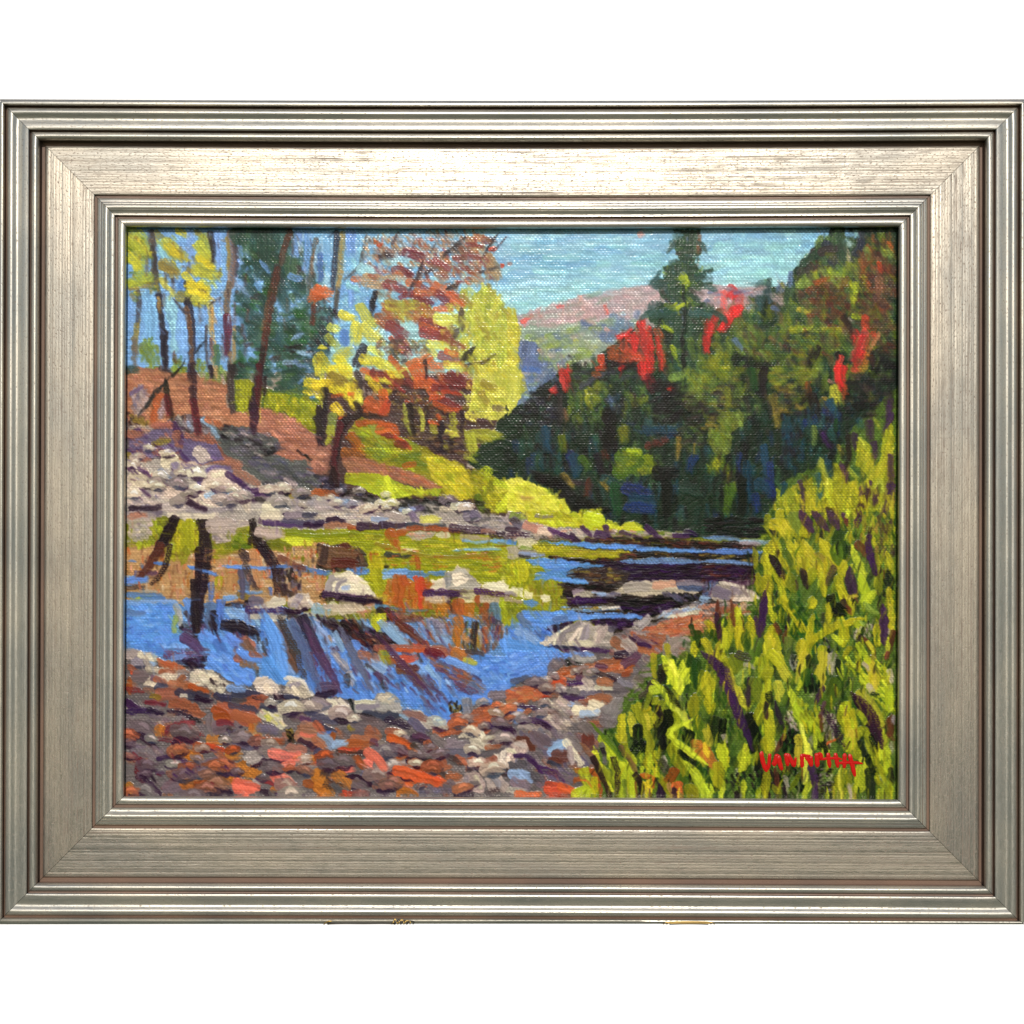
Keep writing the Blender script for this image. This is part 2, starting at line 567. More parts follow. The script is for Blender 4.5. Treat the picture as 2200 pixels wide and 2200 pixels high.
f e3,e4,e6,e1 50 20 8 80 20 640 210 860 180 860 300 700 300
f e6,e8,k0,e2 50 30 9 88 8 700 320 900 300 890 420 740 420
s d2 8 845 90 850 120
s d1 8 835 120 825 150
s rr 9 730 140 735 170
s d1 7 700 150 715 140
s d2 8 1010 180 1005 210
s rr 8 1040 150 1030 180
f o5,n2,br,o4,m1 40 18 8 40 30 340 20 520 10 540 60 460 110 360 110
f o1,o5,br,y2 24 16 7 35 30 360 200 480 180 490 250 400 270
f y4,y5,y3 24 20 8 60 50 480 90 550 110 560 230 500 230
f y4,y3,y5 10 20 9 45 30 440 150 520 80 540 130 480 200
s m1 8 450 150 480 165
s o1 8 460 90 480 105
s m1 8 420 205 450 215
s m1 8 400 90 430 100
s o1 8 380 180 400 200
f k2,n5,n3 14 40 6 90 6 20 20 240 20 240 180 40 180
T I
f e3,e4,w5,e2,e5 26 22 9 50 45 478 20 545 20 545 90 575 130 540 190 590 245 530 270 525 380 480 380 470 260 420 235 450 170 440 130
s g7 12 495 130 515 150
s g7 12 500 205 480 215
t e2 14 440 110 410 150
t e2 14 560 150 592 170
t e2 16 420 220 385 245
t e2 16 575 220 618 250
t e1 14 480 30 460 60
t e1 14 540 30 562 60
T B1
p b1 20 0 480 50 640 60 740 100 860 110 1000 170 1000 420 1200 440 1240 620 900 600 760 460 480 480 300 600 20 640
f b1,b2,b4,b1,b3 70 120 44 -5 15 30 40 480 80 980 180 1000 430 760 450 460 470 30 560
s e1 80 20 20 110 20
s k2 60 360 10 450 30
f g3,e5,g2 10 60 50 90 20 450 0 600 0 600 40 480 50
f g3,e5,e4 14 80 50 90 20 720 0 1010 0 1010 180 860 110 740 90
s k1 46 840 0 850 90
s o4 40 890 0 890 90
p g2 1090 120 1260 130 1250 300 1210 440 1100 420
p g2 1400 240 1600 260 1932 300 1932 640 1840 640 1700 510 1560 440 1370 390 1380 280
f g1,g2,g3,e4 40 90 44 85 15 1380 260 1900 320 1900 600 1820 620 1660 480 1380 380
f e4,e3,g3 12 90 50 10 20 1600 200 1900 260 1900 330 1640 300
f e2,e1,e3,e2 40 110 60 0 12 1090 0 1820 0 1820 200 1600 260 1400 230 1390 120 1090 120
f r4,r3,r2 30 90 50 80 40 40 220 200 180 200 430 60 460
s r2 90 190 320 130 460
s o5 90 330 300 280 520
s r3 70 390 340 350 480
t k0 34 540 10 430 100
t k0 50 420 120 270 280 210 370 140 460
t k0 60 400 120 420 320 460 500
s n4 70 410 300 430 470
s p3 44 60 250 170 190
f k2,r2,k1,y3 30 80 50 60 40 40 460 220 500 220 640 60 620
s y3 60 110 520 190 560
s r2 60 60 600 250 600
p p3 30 720 230 630 440 540 560 700 760 720 900 900 760 960 600 940 540 860 340 880 160 900 40 860
f p3,b2,p4,r4,p1,b1 70 110 50 25 30 30 640 440 540 800 720 900 900 640 920 300 900 40 1000
s p1 60 480 560 560 700 700 740
s b1 70 300 570 440 560
s b2 80 500 660 540 760
s b2 70 30 660 160 660
s y3 60 280 750 420 720
s y3 50 40 860 60 920
s p4 60 560 740 760 740
p r1 330 960 350 870 460 830 520 880 540 940 620 980 500 1020 400 1000
p r1 640 830 700 770 780 790 860 900 760 950 660 880
s p3 80 430 910 500 990
s r1 60 560 950 680 950
s k2 60 580 500 620 620
f r3,r2,w4,r3 20 90 50 40 25 500 490 640 480 660 640 780 600 860 580 960 740 900 740 760 660 600 640
s b1 90 640 690 760 700 900 800
s b2 90 820 700 960 880 1120 960
p r7 760 500 860 500 960 560 1260 600 1340 660 1520 700 1500 800 1420 860 1640 900 1830 930 1860 1060 1932 1080 1932 1200 1700 1200 1400 1160 1180 1020 1000 860 900 740
f r7,k1,r7,r4,r2 70 110 50 10 15 940 560 1260 600 1520 700 1500 840 1420 880 1200 1000 1000 860
f r4,r7,r3,r5 50 120 50 15 20 1180 860 1600 900 1830 940 1900 1180 1400 1160
s k0 24 960 660 1020 700
s w4 60 780 520 900 680
s k0 40 1420 840 1480 820
f b1,b2,b4,b3,b1 70 140 44 25 10 1340 400 1560 450 1720 530 1860 660 1932 760 1932 1060 1840 1040 1820 930 1500 850 1520 700 1300 640
s b1 90 1000 440 1220 520
s b4 70 800 460 940 540
s bs 70 820 520 940 580
s k1 24 1700 820 1800 880
s k0 30 1780 870 1830 910
s k1 80 1050 0 1060 60
s k1 76 1040 80 1040 240 1060 420
s k1 80 650 0 670 240 680 420
s n4 80 670 340 700 500 720 640
s k1 80 1330 0 1300 180 1250 400
s n4 70 1320 0 1310 220 1290 420
t p2 100 1250 300 1270 460 1270 630
s k1 40 1380 100 1370 260
t y2 12 1350 260 1330 540
s r5 60 1500 760 1510 800
s y1 110 1820 150 1932 180
s y1 100 1800 220 1932 260
s w3 44 1720 140 1760 100
t w2 40 1830 300 1870 280
s k1 60 1910 400 1910 600 1932 780
s b1 90 760 920 920 920 1120 950
s b2 90 1040 1000 1180 1080 1300 1140
p r1 20 1060 120 1020 160 960 260 1060 380 1150 600 1160 780 1300 900 1400 300 1420 20 1350
f r1,r2,r1,r3,r0,r2 90 110 50 25 20 30 1000 240 1040 600 1180 760 1320 740 1400 40 1380
s p1 40 40 1000 140 990 260 1120
s p1 30 240 1120 460 1280
t p1 40 140 1180 240 1270
s p3 40 340 1060 400 1120
s r3 80 480 1060 680 1080
s w5 70 350 1040 480 1160
s b1 50 280 1060 340 1130
p r1 720 1140 760 1050 860 990 1000 990 1100 1100 1180 1200 1180 1300 900 1400 760 1350 700 1240
f r1,r0,r1 30 90 44 10 20 760 1100 960 1020 1160 1240 900 1380 740 1280
s p3 44 730 1130 780 1040 900 980 1040 1020
s w4 70 800 1240 1000 1240 1150 1200
s r3 40 760 1290 940 1230
s p1 56 1010 1060 1140 1140 1220 1230
s p1 80 1220 1230 1400 1240
t p2 40 1200 1290 1290 1320
s k1 50 1300 1300 1360 1310
s p1 54 550 1180 680 1240
s p2 60 610 1320 780 1400
s r1 70 800 1330 960 1360
s r4 90 1020 1330 1060 1390
s r4 50 1040 1320 1140 1320
s r1 90 1200 1320 1200 1400
f r3,r7,p4,k1 24 110 40 0 10 40 1370 360 1350 360 1426 40 1426
s p2 60 60 1390 340 1370
s r2 80 400 1370 560 1380
s r3 90 640 1400 980 1400
s r3 90 1440 1200 1520 1230
s r2 90 1480 1190 1540 1270
s r2 70 1600 1120 1680 1180
s r0 110 1400 1390 1500 1390
s r6 50 1560 1350 1600 1390
s r3 90 1680 1340 1720 1400
s r3 90 1840 1330 1932 1340
s k0 60 1590 1240 1620 1240
s o5 60 1660 1230 1932 1230
s y3 50 1640 1270 1740 1270
s k0 40 1740 1290 1820 1290
T B2
s k2 60 1080 800 1500 800
f k2,n5,n2,k1,y3 110 100 44 0 20 740 200 1100 260 1200 400 1470 500 1470 860 1160 860 900 660 740 500
f y2,y1,y4,yl 60 90 50 35 30 0 0 340 0 480 360 360 400 260 260 60 160
s y3 130 170 110 260 140
s k2 60 400 60 440 200
s y1 110 20 170 120 160
s y1 90 170 210 300 260
s y1 100 340 200 370 360
s yl 80 420 250 420 340
s o1 40 170 280 260 270
s o1 40 330 260 370 260
f n5,k2,r2 16 90 40 60 30 430 160 600 280 600 340 480 340
s y2 80 520 90 720 130 820 130
s y1 90 560 160 640 240 700 240
s y1 80 700 60 860 60
s y5 80 820 60 900 60
s o1 44 450 30 540 60 600 130
s m2 90 580 50 680 80
s m1 44 700 100 860 230
s yl 40 670 120 740 150
s m1 60 800 130 900 150
s o1 130 990 20 1010 100
s o1 110 1010 150 1160 170
s o1 60 1120 230 1220 300
s o5 60 1240 90 1270 180
s k1 24 1080 0 1080 110
s m1 130 1330 100 1480 150
s m2 90 1400 90 1560 190
s m1 80 1180 200 1400 220
s o3 50 1260 240 1410 270
s m1 80 1220 310 1420 390
s o1 50 1140 300 1240 280
s o1 60 1180 360 1400 420
s m1 60 880 60 940 170
s o1 140 540 360 640 420
s o1 90 660 260 680 440
s o3 80 690 370 640 440
s o5 100 480 420 560 430
s k2 60 470 480 620 480
p y5 1560 0 1932 0 1932 400 1880 440 1800 520 1600 500 1500 440 1540 200
f y5,y4,y2,y4,y5 80 100 50 30 60 1450 0 1930 0 1920 380 1780 500 1540 440 1440 260
s y3 80 1660 160 1760 200
s y3 70 1640 260 1680 340
s n5 60 1760 400 1820 410
s n5 60 1500 470 1560 450
s yl 80 1500 470 1550 500
s k0 60 1890 400 1932 400
t y4 60 860 370 890 500 940 650
t y4 60 1020 400 1050 520 1050 640
s y4 80 1350 480 1350 680
s yl 60 1300 640 1400 660
s k1 44 1440 440 1420 640
s k1 44 1090 400 1090 560
s k1 60 920 380 960 640
s k1 60 1230 560 1240 820
s y4 60 1150 590 1170 640
s p2 60 1230 820 1270 840
t y4 44 1260 730 1300 820
s y3 40 1130 700 1200 700
s o1 44 1120 530 1200 560
s o1 40 1200 470 1220 520
f k2,n5,k1,n2 30 110 44 0 15 1000 640 1480 640 1460 900 1180 880
f y4,g3,y2 24 110 50 10 30 1480 620 1800 640 1840 700 1600 760 1620 880 1480 860
s y4 80 1500 650 1800 680
s y4 110 1520 700 1540 840
t y4 50 1460 880 1580 930
s k1 60 0 500 60 460
s k1 110 60 430 40 700
s k1 60 80 220 90 400
s k1 44 30 690 30 800
t y4 30 60 400 60 200
s y1 110 190 400 220 460
s o1 36 240 500 280 480
s e5 100 160 500 150 600
s y4 80 140 600 150 680
s y4 60 130 700 110 740
p g2 290 640 440 480 600 560 780 660 960 740 1080 790 1200 880 1440 940 1520 1080 1560 1000 1640 1000 1760 1100 1932 1120 1932 1426 1720 1426 1640 1300 1240 1280 900 1060 500 900 440 840
f g3,e5,g2,e4,g7 90 110 50 20 20 300 660 520 560 760 680 960 740 1080 860 1160 1040 900 1000 500 870
f e4,g4,g3 30 110 40 0 15 580 830 1000 840 1100 1000 800 960
s e5 70 560 560 600 680
p y2 1080 880 1200 880 1420 960 1520 1080 1540 1260 1400 1310 1220 1200 1100 1000
f y1,g1,y2,g7,g2 70 100 44 40 30 1090 880 1430 960 1540 1150 1500 1290 1240 1220
f g1,g2,g7,g3 60 100 50 60 40 1500 1020 1740 1060 1900 1140 1900 1426 1740 1426 1560 1280
s g7 110 1680 1030 1660 1060
s yl 90 1900 1160 1800 1200
s g5 100 1900 1300 1800 1400
s g7 80 1780 1130 1850 1160
s g4 80 1600 1290 1640 1400
s o1 50 480 540 600 540 700 560
s o1 110 640 610 740 600 780 640
s o5 70 420 560 480 540
t m2 60 640 660 780 690
s o3 44 780 690 860 740 920 800
s m2 70 810 750 880 770
s o1 60 880 960 960 960
s o5 110 350 690 420 780
s o2 110 300 840 440 860
p b3 0 780 120 760 150 800 130 960 100 1050 0 1050
f b3,b1,b4 14 90 40 20 20 0 790 150 800 110 1040 0 1040
p b1 260 900 380 870 560 920 800 990 960 1040 1160 1120 1240 1180 1220 1210 1000 1170 800 1120 640 1050 440 1040 320 1060 280 1000
f b1,b3,b1,bs,b3 50 150 34 18 6 290 900 560 920 960 1040 1200 1180 820 1110 600 1040 320 1040
p g7 270 1090 420 1040 660 1060 800 1120 1000 1200 1220 1200 1220 1280 1000 1240 840 1290 780 1300 780 1360 720 1370 700 1320 660 1400 620 1280 480 1200 300 1130
f g1,g7,g2,g5,g7 60 110 40 30 30 290 1080 640 1070 860 1160 1200 1210 1180 1260 780 1280 540 1230
s g2 110 330 1090 560 1090
s g5 60 700 1120 660 1360
s g5 60 700 1100 760 1350
f k0,k1,k0,r7 70 110 60 15 20 200 1170 420 1200 620 1300 760 1400 840 1300 1220 1290 1680 1330 1700 1426 400 1426 200 1280
f r6,r4,k1 30 110 60 10 20 0 1060 140 1080 300 1180 200 1290 60 1200 0 1180
s k1 80 300 480 230 640 190 900 150 1120
s n4 60 240 560 180 860 200 1140
s k1 60 400 360 430 460 300 520
s k1 50 170 1000 200 1160
s o5 60 0 1230 190 1240
f r2,r1,w4,r4,r1 40 90 44 10 30 0 1290 300 1280 640 1400 640 1426 0 1426
s r3 60 120 1300 280 1300
s r1 80 380 1400 640 1400
s r2 90 20 1360 160 1360
s w4 60 180 1290 320 1330
s r4 60 960 1400 1040 1390
s r1 60 1240 1400 1380 1400
s w4 50 840 1400 960 1400
T B3
p y5 0 0 130 0 200 160 160 320 60 400 0 470
f y5,y4,yl,y5 30 80 44 60 40 0 0 130 20 180 180 130 330 0 440
p w5 130 0 440 0 460 60 330 180 200 300 120 390 100 360 190 200
f w5,r2,e5,w4 24 90 44 0 20 180 20 420 40 220 280 140 360
s w2 60 180 10 300 30
f r5,k0,r6,k1,k1 60 90 44 0 15 330 180 480 100 520 500 300 600 0 500 110 380
s d1 100 560 60 580 200
s d2 60 540 120 560 220
s d1 50 440 230 480 250
s d2 50 440 220 470 200
s d1 34 600 20 620 60
s k2 50 520 280 540 540
s n2 50 560 420 590 500
f e4,e3,e4,g3 70 90 50 80 30 620 100 980 140 1000 540 760 560 600 460
f g3,e4,g2 14 80 44 20 30 760 240 860 160 1040 160 840 380
s y2 44 780 240 820 380
f e3,k1,e1,r5 60 90 44 0 15 620 0 1300 0 1300 130 900 130 640 180
s r5 60 740 180 960 60
s o5 60 860 60 900 80
s o3 50 900 10 960 10
s d1 50 1120 10 1150 0
s d1 130 1350 10 1360 60
s n4 120 1400 120 1430 200
s d2 40 1340 30 1350 100
s d1 60 1600 200 1630 220
s e5 90 1640 100 1740 60
f e4,e5,g3 30 90 50 80 30 1760 0 1932 0 1932 300 1800 220
f w5,e8,k0 20 90 44 30 30 960 300 1120 260 1100 400 960 560
s k0 110 1020 480 1020 640
s k0 120 1000 700 1000 800
f k0,k1,k0 40 110 50 88 20 940 420 1080 400 1080 800 940 800
f e4,e3,k1,g3 40 90 50 80 30 1110 400 1280 380 1400 300 1180 260 1140 720 1200 700
s g3 110 1150 640 1160 700
f e8,e9,k1 20 110 50 0 15 1200 540 1680 590 1680 700 1300 640
s e8 80 1380 610 1660 610
s e2 70 1380 540 1440 560
f k0,k1,k1,k0 60 100 50 0 20 1440 120 1760 180 1700 560 1440 540
f k2,k0,e4 60 100 50 0 20 1700 160 1932 320 1932 800 1720 760
s y3 50 1700 700 1680 900
s y3 30 1850 760 1850 860
s n3 80 1400 760 1560 720
f e8,e2,k1,e1 70 110 50 88 14 280 600 700 640 720 1060 280 1000
s e8 90 380 620 400 800
s e9 90 620 860 640 960
s e8 110 660 900 680 1040
s g3 80 540 700 560 800
s g4 80 740 900 800 980
p g4 1060 860 1120 780 1240 780 1340 850 1440 870 1470 960 1440 1040 1300 1020 1100 1120 1040 1040
f g4,g3,e4,g2 50 90 44 20 40 1070 860 1240 780 1450 890 1440 1030 1080 1100
s g7 50 1200 820 1300 830
s g3 80 1380 890 1440 960
s k1 80 900 880 960 1060
s n3 60 960 840 980 900
s k2 60 560 1090 820 1160
s y3 80 560 1080 640 1180
s n3 60 800 1130 780 1260
s y3 50 940 1130 980 1200
s e2 90 960 1090 1100 1140
s e7 110 1060 1180 1080 1400
s e9 140 1200 1200 1380 1250
s e8 130 1260 1300 1440 1330
s e9 110 1200 1380 1420 1400
s e9 90 1840 900 1800 1000
s e1 110 1760 1180 1900 1240
s k0 110 1560 1080 1580 1426
s k0 140 1500 1040 1640 1040
f k0,k1,k0 90 110 50 30 40 200 1030 560 1100 700 1280 1000 1400 1000 1426 640 1400 440 1200
p yl 0 1100 110 1090 220 1120 300 1180 380 1190 460 1300 560 1310 620 1400 620 1426 0 1426
f yl,g5,g1,yl,g7 80 80 44 40 50 0 1110 120 1100 400 1210 600 1340 600 1426 0 1426
s o4 50 160 1290 240 1300
f g1,g7 10 80 40 0 30 680 1410 900 1400 900 1426 680 1426
T B4
f g3,e4,e3,g2 50 100 44 0 15 0 0 420 0 300 160 0 200
f g2,y3,e4,g3,e5 60 100 40 0 15 660 0 1180 0 1060 160 700 220
s e7 80 470 40 520 200
s k1 80 600 20 600 260
f k1,y3,g3,k2 60 100 44 0 12 0 180 300 180 300 600 0 640
s g3 60 240 220 240 400
s y3 90 700 300 740 560
f y3,k2,g3 26 100 44 0 12 700 200 1040 200 1020 440 720 460
s o5 60 1040 160 1050 280
s k1 110 1080 300 1100 420
s d1 110 1350 20 1370 150
s d1 70 1340 140 1400 250
s d3 30 1250 130 1290 150
s d2 50 1480 20 1560 20
s y3 70 1600 10 1560 40
s y2 110 1300 230 1320 330
s y3 90 1200 330 1240 400
s o5 40 1410 180 1400 300
f k0,k1,k2 60 100 44 0 12 1450 60 1880 60 1880 520 1400 520
f e8,e9,e2,k1 60 110 50 85 20 960 440 1260 320 1380 400 1340 720 1000 560
s e8 90 1260 360 1320 460
s e7 40 1310 520 1320 620
s e8 90 830 520 850 960
f e8,e1,k1 50 120 50 88 12 780 480 1000 560 1000 960 780 960
p e4 180 440 400 440 400 580 280 620 280 800 260 860 120 840 40 720 60 620 160 600
f g3,e4,g4,e5 50 80 44 60 30 180 440 400 440 400 590 280 620 240 840 60 760 60 620
f g2,g4,k1 40 110 44 100 20 60 840 220 860 330 960 340 1200 220 1180 40 960
s g2 60 120 900 140 980
s g4 110 260 1160 280 1260
s g4 80 250 1300 240 1426
s e9 60 360 860 360 1040
s e8 90 440 960 460 1300
s e8 80 600 800 620 1100
s e9 70 660 960 670 1260
s e9 90 520 1280 540 1400
s k0 90 380 1120 390 1426
s e8 90 800 1180 810 1340
s e9 70 700 1240 640 1120
s e8 110 560 1150 640 1200
s e1 90 1060 620 1100 760
s e4 60 1100 600 1100 740
s p1 60 1190 660 1260 780
s p1 80 1640 560 1650 700
s p1 60 1850 340 1840 500
s p1 60 1860 480 1810 640
s p1 60 1500 680 1520 800
s e1 60 1380 700 1420 760
s y3 50 1340 780 1370 840
t y4 40 1690 500 1750 600
p g2 720 1200 770 1200 760 1280 860 1200 940 1210 950 1426 730 1426
p g2 1000 1120 1090 1080 1110 1280 1180 1300 1180 1050 1250 1000 1280 930 1340 940 1380 1040 1420 1130 1540 1130 1540 1426 1010 1426
p g2 1530 700 1650 770 1700 990 1760 880 1780 700 1850 560 1886 600 1886 1426 1540 1426 1530 1180 1640 1090 1510 960
f g1,g2,g2,y2 80 110 40 95 20 1010 1150 1280 960 1560 1160 1560 1426 1010 1426
f g1,g2,y2 40 110 40 110 20 1540 760 1660 820 1760 940 1860 620 1880 1100 1580 1080 1520 960
s k0 60 1260 880 1270 1000
s e8 80 1230 940 1260 1080
t y4 60 1160 900 1220 1080
t y4 60 1540 700 1600 800
s e3 50 1480 1000 1560 1080
s y4 50 1440 1010 1530 1100
s k1 60 1440 700 1420 980
s p1 60 1380 980 1420 1100
s g5 70 1250 1110 1280 1340
t y5 40 1230 1100 1260 1240
s e8 60 1140 1070 1150 1300
s p1 50 960 1130 980 1300
s p4 50 980 1320 980 1426
s p1 60 1690 760 1710 880
s p1 60 1850 880 1860 1100 1820 1280
s p1 90 1860 1180 1800 1426
s p1 60 1650 1140 1620 1260
t p1 80 1730 1180 1690 1350
s p2 90 1610 1250 1540 1426
s p1 44 1570 1190 1560 1280
s p2 60 1240 1400 1280 1420
t y4 60 1750 1100 1800 1260
T B1
p p3 560 700 900 760 960 900 760 960 600 900
p r1 640 830 700 770 780 790 860 900 760 950 660 880
p r1 330 960 350 870 460 830 520 880 540 940 440 930 430 1000 380 1020
s p1 36 540 830 620 920
s p3 40 860 880 960 900
p r1 30 1060 120 980 170 970 270 1080 380 1160 300 1200 60 1180
s p1 44 130 990 220 1060 270 1130
p r1 400 1170 460 1150 600 1240 640 1330 500 1330 380 1260
s p2 44 560 1180 700 1260
p r1 720 1160 760 1060 860 1000 1000 1000 1090 1110 1180 1220 1160 1330 900 1380 760 1330
s r0 60 880 1060 960 1050
s r0 60 800 1150 860 1120
s w4 50 800 1260 960 1230 1100 1250
s r2 60 1000 1300 1120 1240
s p1 60 1010 1050 1140 1140 1220 1240
s p1 76 1230 1240 1400 1240
s p3 40 730 1130 780 1050 860 990 1020 990
s p2 60 610 1320 780 1400
s r0 90 1400 1360 1500 1370
s r0 70 1440 1210 1530 1210
T K
g r1,r2,r0,gw 26 34 30 -160 150 -120 240 -60 340 -40 340 10 30 10
g r1,r2,r3,r0 24 30 340 -40 500 -40 900 0 1000 20 980 50 400 30
f p1,p3,p4 20 20 7 35 20 20 -170 160 -150 260 -60 100 0 20 0
T C1
s r4 60 0 20 340 10
p o4 30 320 480 330 720 400 1100 400 1400 380 1932 350 1932 880 1400 900 700 900 560 920 30 880
f o4,o2,bs,o4,b4,n2 110 110 44 90 10 40 340 720 380 1300 440 1700 620 1560 880 700 860 560 900 200 820 40 640
f o4,r1,bs 50 110 40 0 10 860 360 1932 360 1932 800 1600 780 860 720
s r2 130 60 60 240 60
p r2 20 90 280 90 300 200 200 290 20 300
f r2,r1,r3 20 70 40 20 30 30 100 280 110 260 250 30 280
f g2,g3,g7 20 80 44 60 30 260 110 380 90 390 260 200 350 80 340 240 280
p g1 520 100 640 60 720 180 720 370 560 400 440 480 400 420 460 280
f g1,g2,y3,g2 50 90 44 85 15 520 110 650 80 720 200 710 380 440 470 470 240
s y4 70 440 340 420 480
f y3,g3,g2 20 90 44 0 15 870 320 1150 320 1100 400 880 470
s g3 110 1080 250 1230 280
s g4 60 1080 320 1240 330
p r2 770 60 900 40 1050 60 1240 90 1220 160 1040 240 1030 310 870 310 850 160 780 120
f r2,r1,r3 30 80 40 10 20 790 60 1220 80 1040 290 880 300
s g3 60 1120 180 1230 160
s r1 60 440 30 900 30
s b1 60 60 40 200 30
s k1 80 460 90 430 230 370 330
s k1 110 430 190 350 340
s n3 110 340 340 320 430
s k2 80 300 420 220 500 200 560
s p4 60 110 610 280 600
s w5 40 150 520 200 560
s k1 120 780 130 800 360 800 520
s k1 60 720 100 780 180
s k1 100 740 460 800 540
s k1 90 770 600 770 760
s k1 100 750 760 730 960
s k1 110 720 960 720 1100
s k1 80 1260 100 1280 260 1400 300
s k1 110 1270 290 1400 340
s k1 100 1390 380 1420 500
s k1 80 1150 400 1200 460
p r2 1290 140 1540 140 1530 260 1440 260 1290 230
f r2,r3 14 90 34 0 8 1300 150 1530 150 1530 240 1310 220
s p4 80 1360 80 1520 90
s p1 60 1380 100 1932 110
s r5 50 1540 70 1932 80
s p2 50 1780 120 1932 140
s r0 90 1380 40 1520 40
s r3 80 1620 30 1760 30
s r6 60 1780 30 1880 30
s g3 60 1540 190 1932 200
s g5 110 1580 290 1800 290
s g3 110 1440 320 1600 350
s g7 60 1800 240 1932 250
s o1 60 1290 400 1300 480
s o4 60 1260 390 1370 520
s k1 60 1910 340 1920 420
t w2 34 270 500 430 520
t w1 44 620 530 740 580 900 620
t w1 50 960 530 1200 550 1400 570
t w2 50 1400 550 1560 540 1760 570 1932 600
t w2 24 30 480 100 490
s w1 90 30 680 200 670
s k2 60 40 740 180 750
s w2 70 40 820 340 830
s r2 30 150 780 320 790
s y4 40 120 860 340 870
s g2 90 920 680 900 740
s o4 130 1060 680 1040 740
s r5 90 1180 600 1190 740
s w5 90 1160 700 1190 770
s k1 80 1480 580 1500 800
s k1 90 1620 600 1680 700
s k1 60 1540 600 1560 810
s r4 110 1640 740 1700 740
s w2 50 1420 590 1440 640
s w2 40 1430 760 1440 820
s r5 60 1230 640 1280 680
t w1 40 1120 780 1340 790
s w1 50 980 850 1090 850
s w2 60 840 720 850 900
s k2 60 1130 820 1200 860
s y3 60 1140 830 1220 860
f n2,k1,r5 16 90 40 0 15 980 900 1220 880 1220 960 1040 940
p w1 30 900 320 900 560 920 600 1000 560 1120 540 1240 700 1320 860 1180 1100 1200 1140 1320 1060 1426 400 1426 200 1400 30 1360
f w1,w1,w3,w2,w1 90 130 50 0 15 40 930 460 930 500 1340 400 1400 40 1360
s w3 60 40 900 500 900
s r2 60 500 940 540 1120
s e5 50 500 1040 480 1180
s w5 60 40 990 180 1000
s w1 90 620 900 640 1000
s k2 60 600 1000 700 1080
s w5 90 840 950 820 1100
s w2 90 940 900 950 1100
s k1 80 880 1050 890 1130
s k2 90 600 1140 720 1150
s w4 100 1040 1000 1180 1010
s w3 60 1060 980 1240 1080
p k1 1000 1060 1100 1060 1250 1120 1290 1200 1200 1240 1080 1200 960 1170
s p4 60 1100 1140 1240 1150
f p4,r5,k1,w5 26 90 50 10 15 550 1140 740 1160 700 1320 580 1260
s w1 120 780 1220 880 1260
s w1 110 1000 1240 1090 1260 1060 1360
s w2 110 920 1300 960 1400
f p4,r4,w5,p3 24 130 44 5 10 420 1350 800 1330 820 1426 440 1426
s w3 60 660 1310 460 1330
s br 110 1180 1280 1260 1350
s n2 60 1100 1300 1300 1400
s w1 120 1390 1110 1400 1260 1460 1426
s w2 60 1340 1200 1500 1200
s n2 90 1500 1100 1570 1300 1640 1426
s w2 60 1600 1160 1700 1426
s w5 90 1680 1160 1790 1390
s k1 130 1680 1080 1800 1280
s p4 110 1740 1300 1860 1400
s w4 80 1820 1120 1900 1300
s w1 80 1120 1370 1240 1400
s r2 60 30 1400 240 1410
p r0 1220 940 1360 900 1480 840 1560 860 1600 920 1500 950 1240 960
p r1 1600 860 1700 800 1800 800 1860 900 1840 950 1620 950
s r3 90 1720 850 1680 920
s r3 60 1260 860 1340 870
s r0 34 1800 840 1850 920
t k1 60 1780 940 1850 920
s p1 80 1220 970 1560 970
s k1 50 1580 990 1780 960
s p2 50 1240 1010 1400 1000
s r1 60 1260 1040 1560 1040
s r1 60 1780 1010 1932 1000
s k2 90 1640 1030 1740 1060
s w4 60 1300 1080 1320 1100
s w1 90 1380 1110 1400 1130
s w4 80 1890 940 1900 960
T C2
f r1,r2,r3,r1 60 90 40 5 20 0 10 400 20 1340 40 1400 140 900 110 400 110 0 100
s y5 80 1060 70 1200 80
s r4 80 950 30 980 90
s r4 90 1560 30 1600 60
f r3,r2,r7 40 90 40 10 20 1340 60 1932 40 1932 180 1640 160
s r2 60 700 20 860 60
s w4 50 560 70 700 70
s p2 70 10 110 90 110
s p2 90 140 90 260 100
s b1 60 110 140 340 140
s o5 50 330 150 400 150
s p2 80 430 140 680 150
s p2 60 640 120 880 130
s r6 60 920 130 1250 140
s o5 50 920 160 1400 190
p g2 0 180 700 180 900 190 1400 220 1800 280 1850 300 1820 440 1932 470 1932 800 1560 640 1300 560 660 560 500 560 500 400 420 330 240 290 0 300
f g1,g2,g2,y2,g3 110 150 40 0 8 20 190 700 200 1840 320 1830 440 1900 700 1500 560 660 540 500 400
f g2,g3,o2,g2 60 150 34 0 8 700 380 1800 400 1800 600 1500 560 700 540
s o5 110 740 220 780 300
s o5 70 820 210 880 200
p r2 870 240 920 190 1180 190 1170 240 1060 250 1040 280 960 270
p r1 1190 200 1300 190 1340 240 1240 260 1180 250
f r2,b4 12 80 26 5 8 890 200 1170 200 1040 270
s p2 90 1350 160 1480 180 1640 190
s p2 80 1740 220 1900 250
s r2 50 1440 250 1700 270
s w3 34 1460 280 1720 290
s b3 40 1640 190 1760 200
t w1 60 1740 280 1932 290
t w3 30 1340 380 1560 370 1820 370
s y5 50 770 370 1000 380
s r6 60 700 420 960 410
t r1 30 840 370 1000 390
p k2 20 340 260 320 400 340 500 420 500 550 400 580 250 580 160 600 0 560
f n3,k1,n2,k2,n3 50 100 44 60 30 20 350 400 350 500 520 200 580 20 560
s n3 130 280 380 350 500
s o4 60 80 420 140 480
s n2 110 160 500 60 480
s w2 60 0 590 120 600
t w1 70 310 570 500 580
s w1 80 390 590 500 590
s g1 140 570 460 590 640
s g2 110 600 620 640 820
s k0 30 680 540 710 540
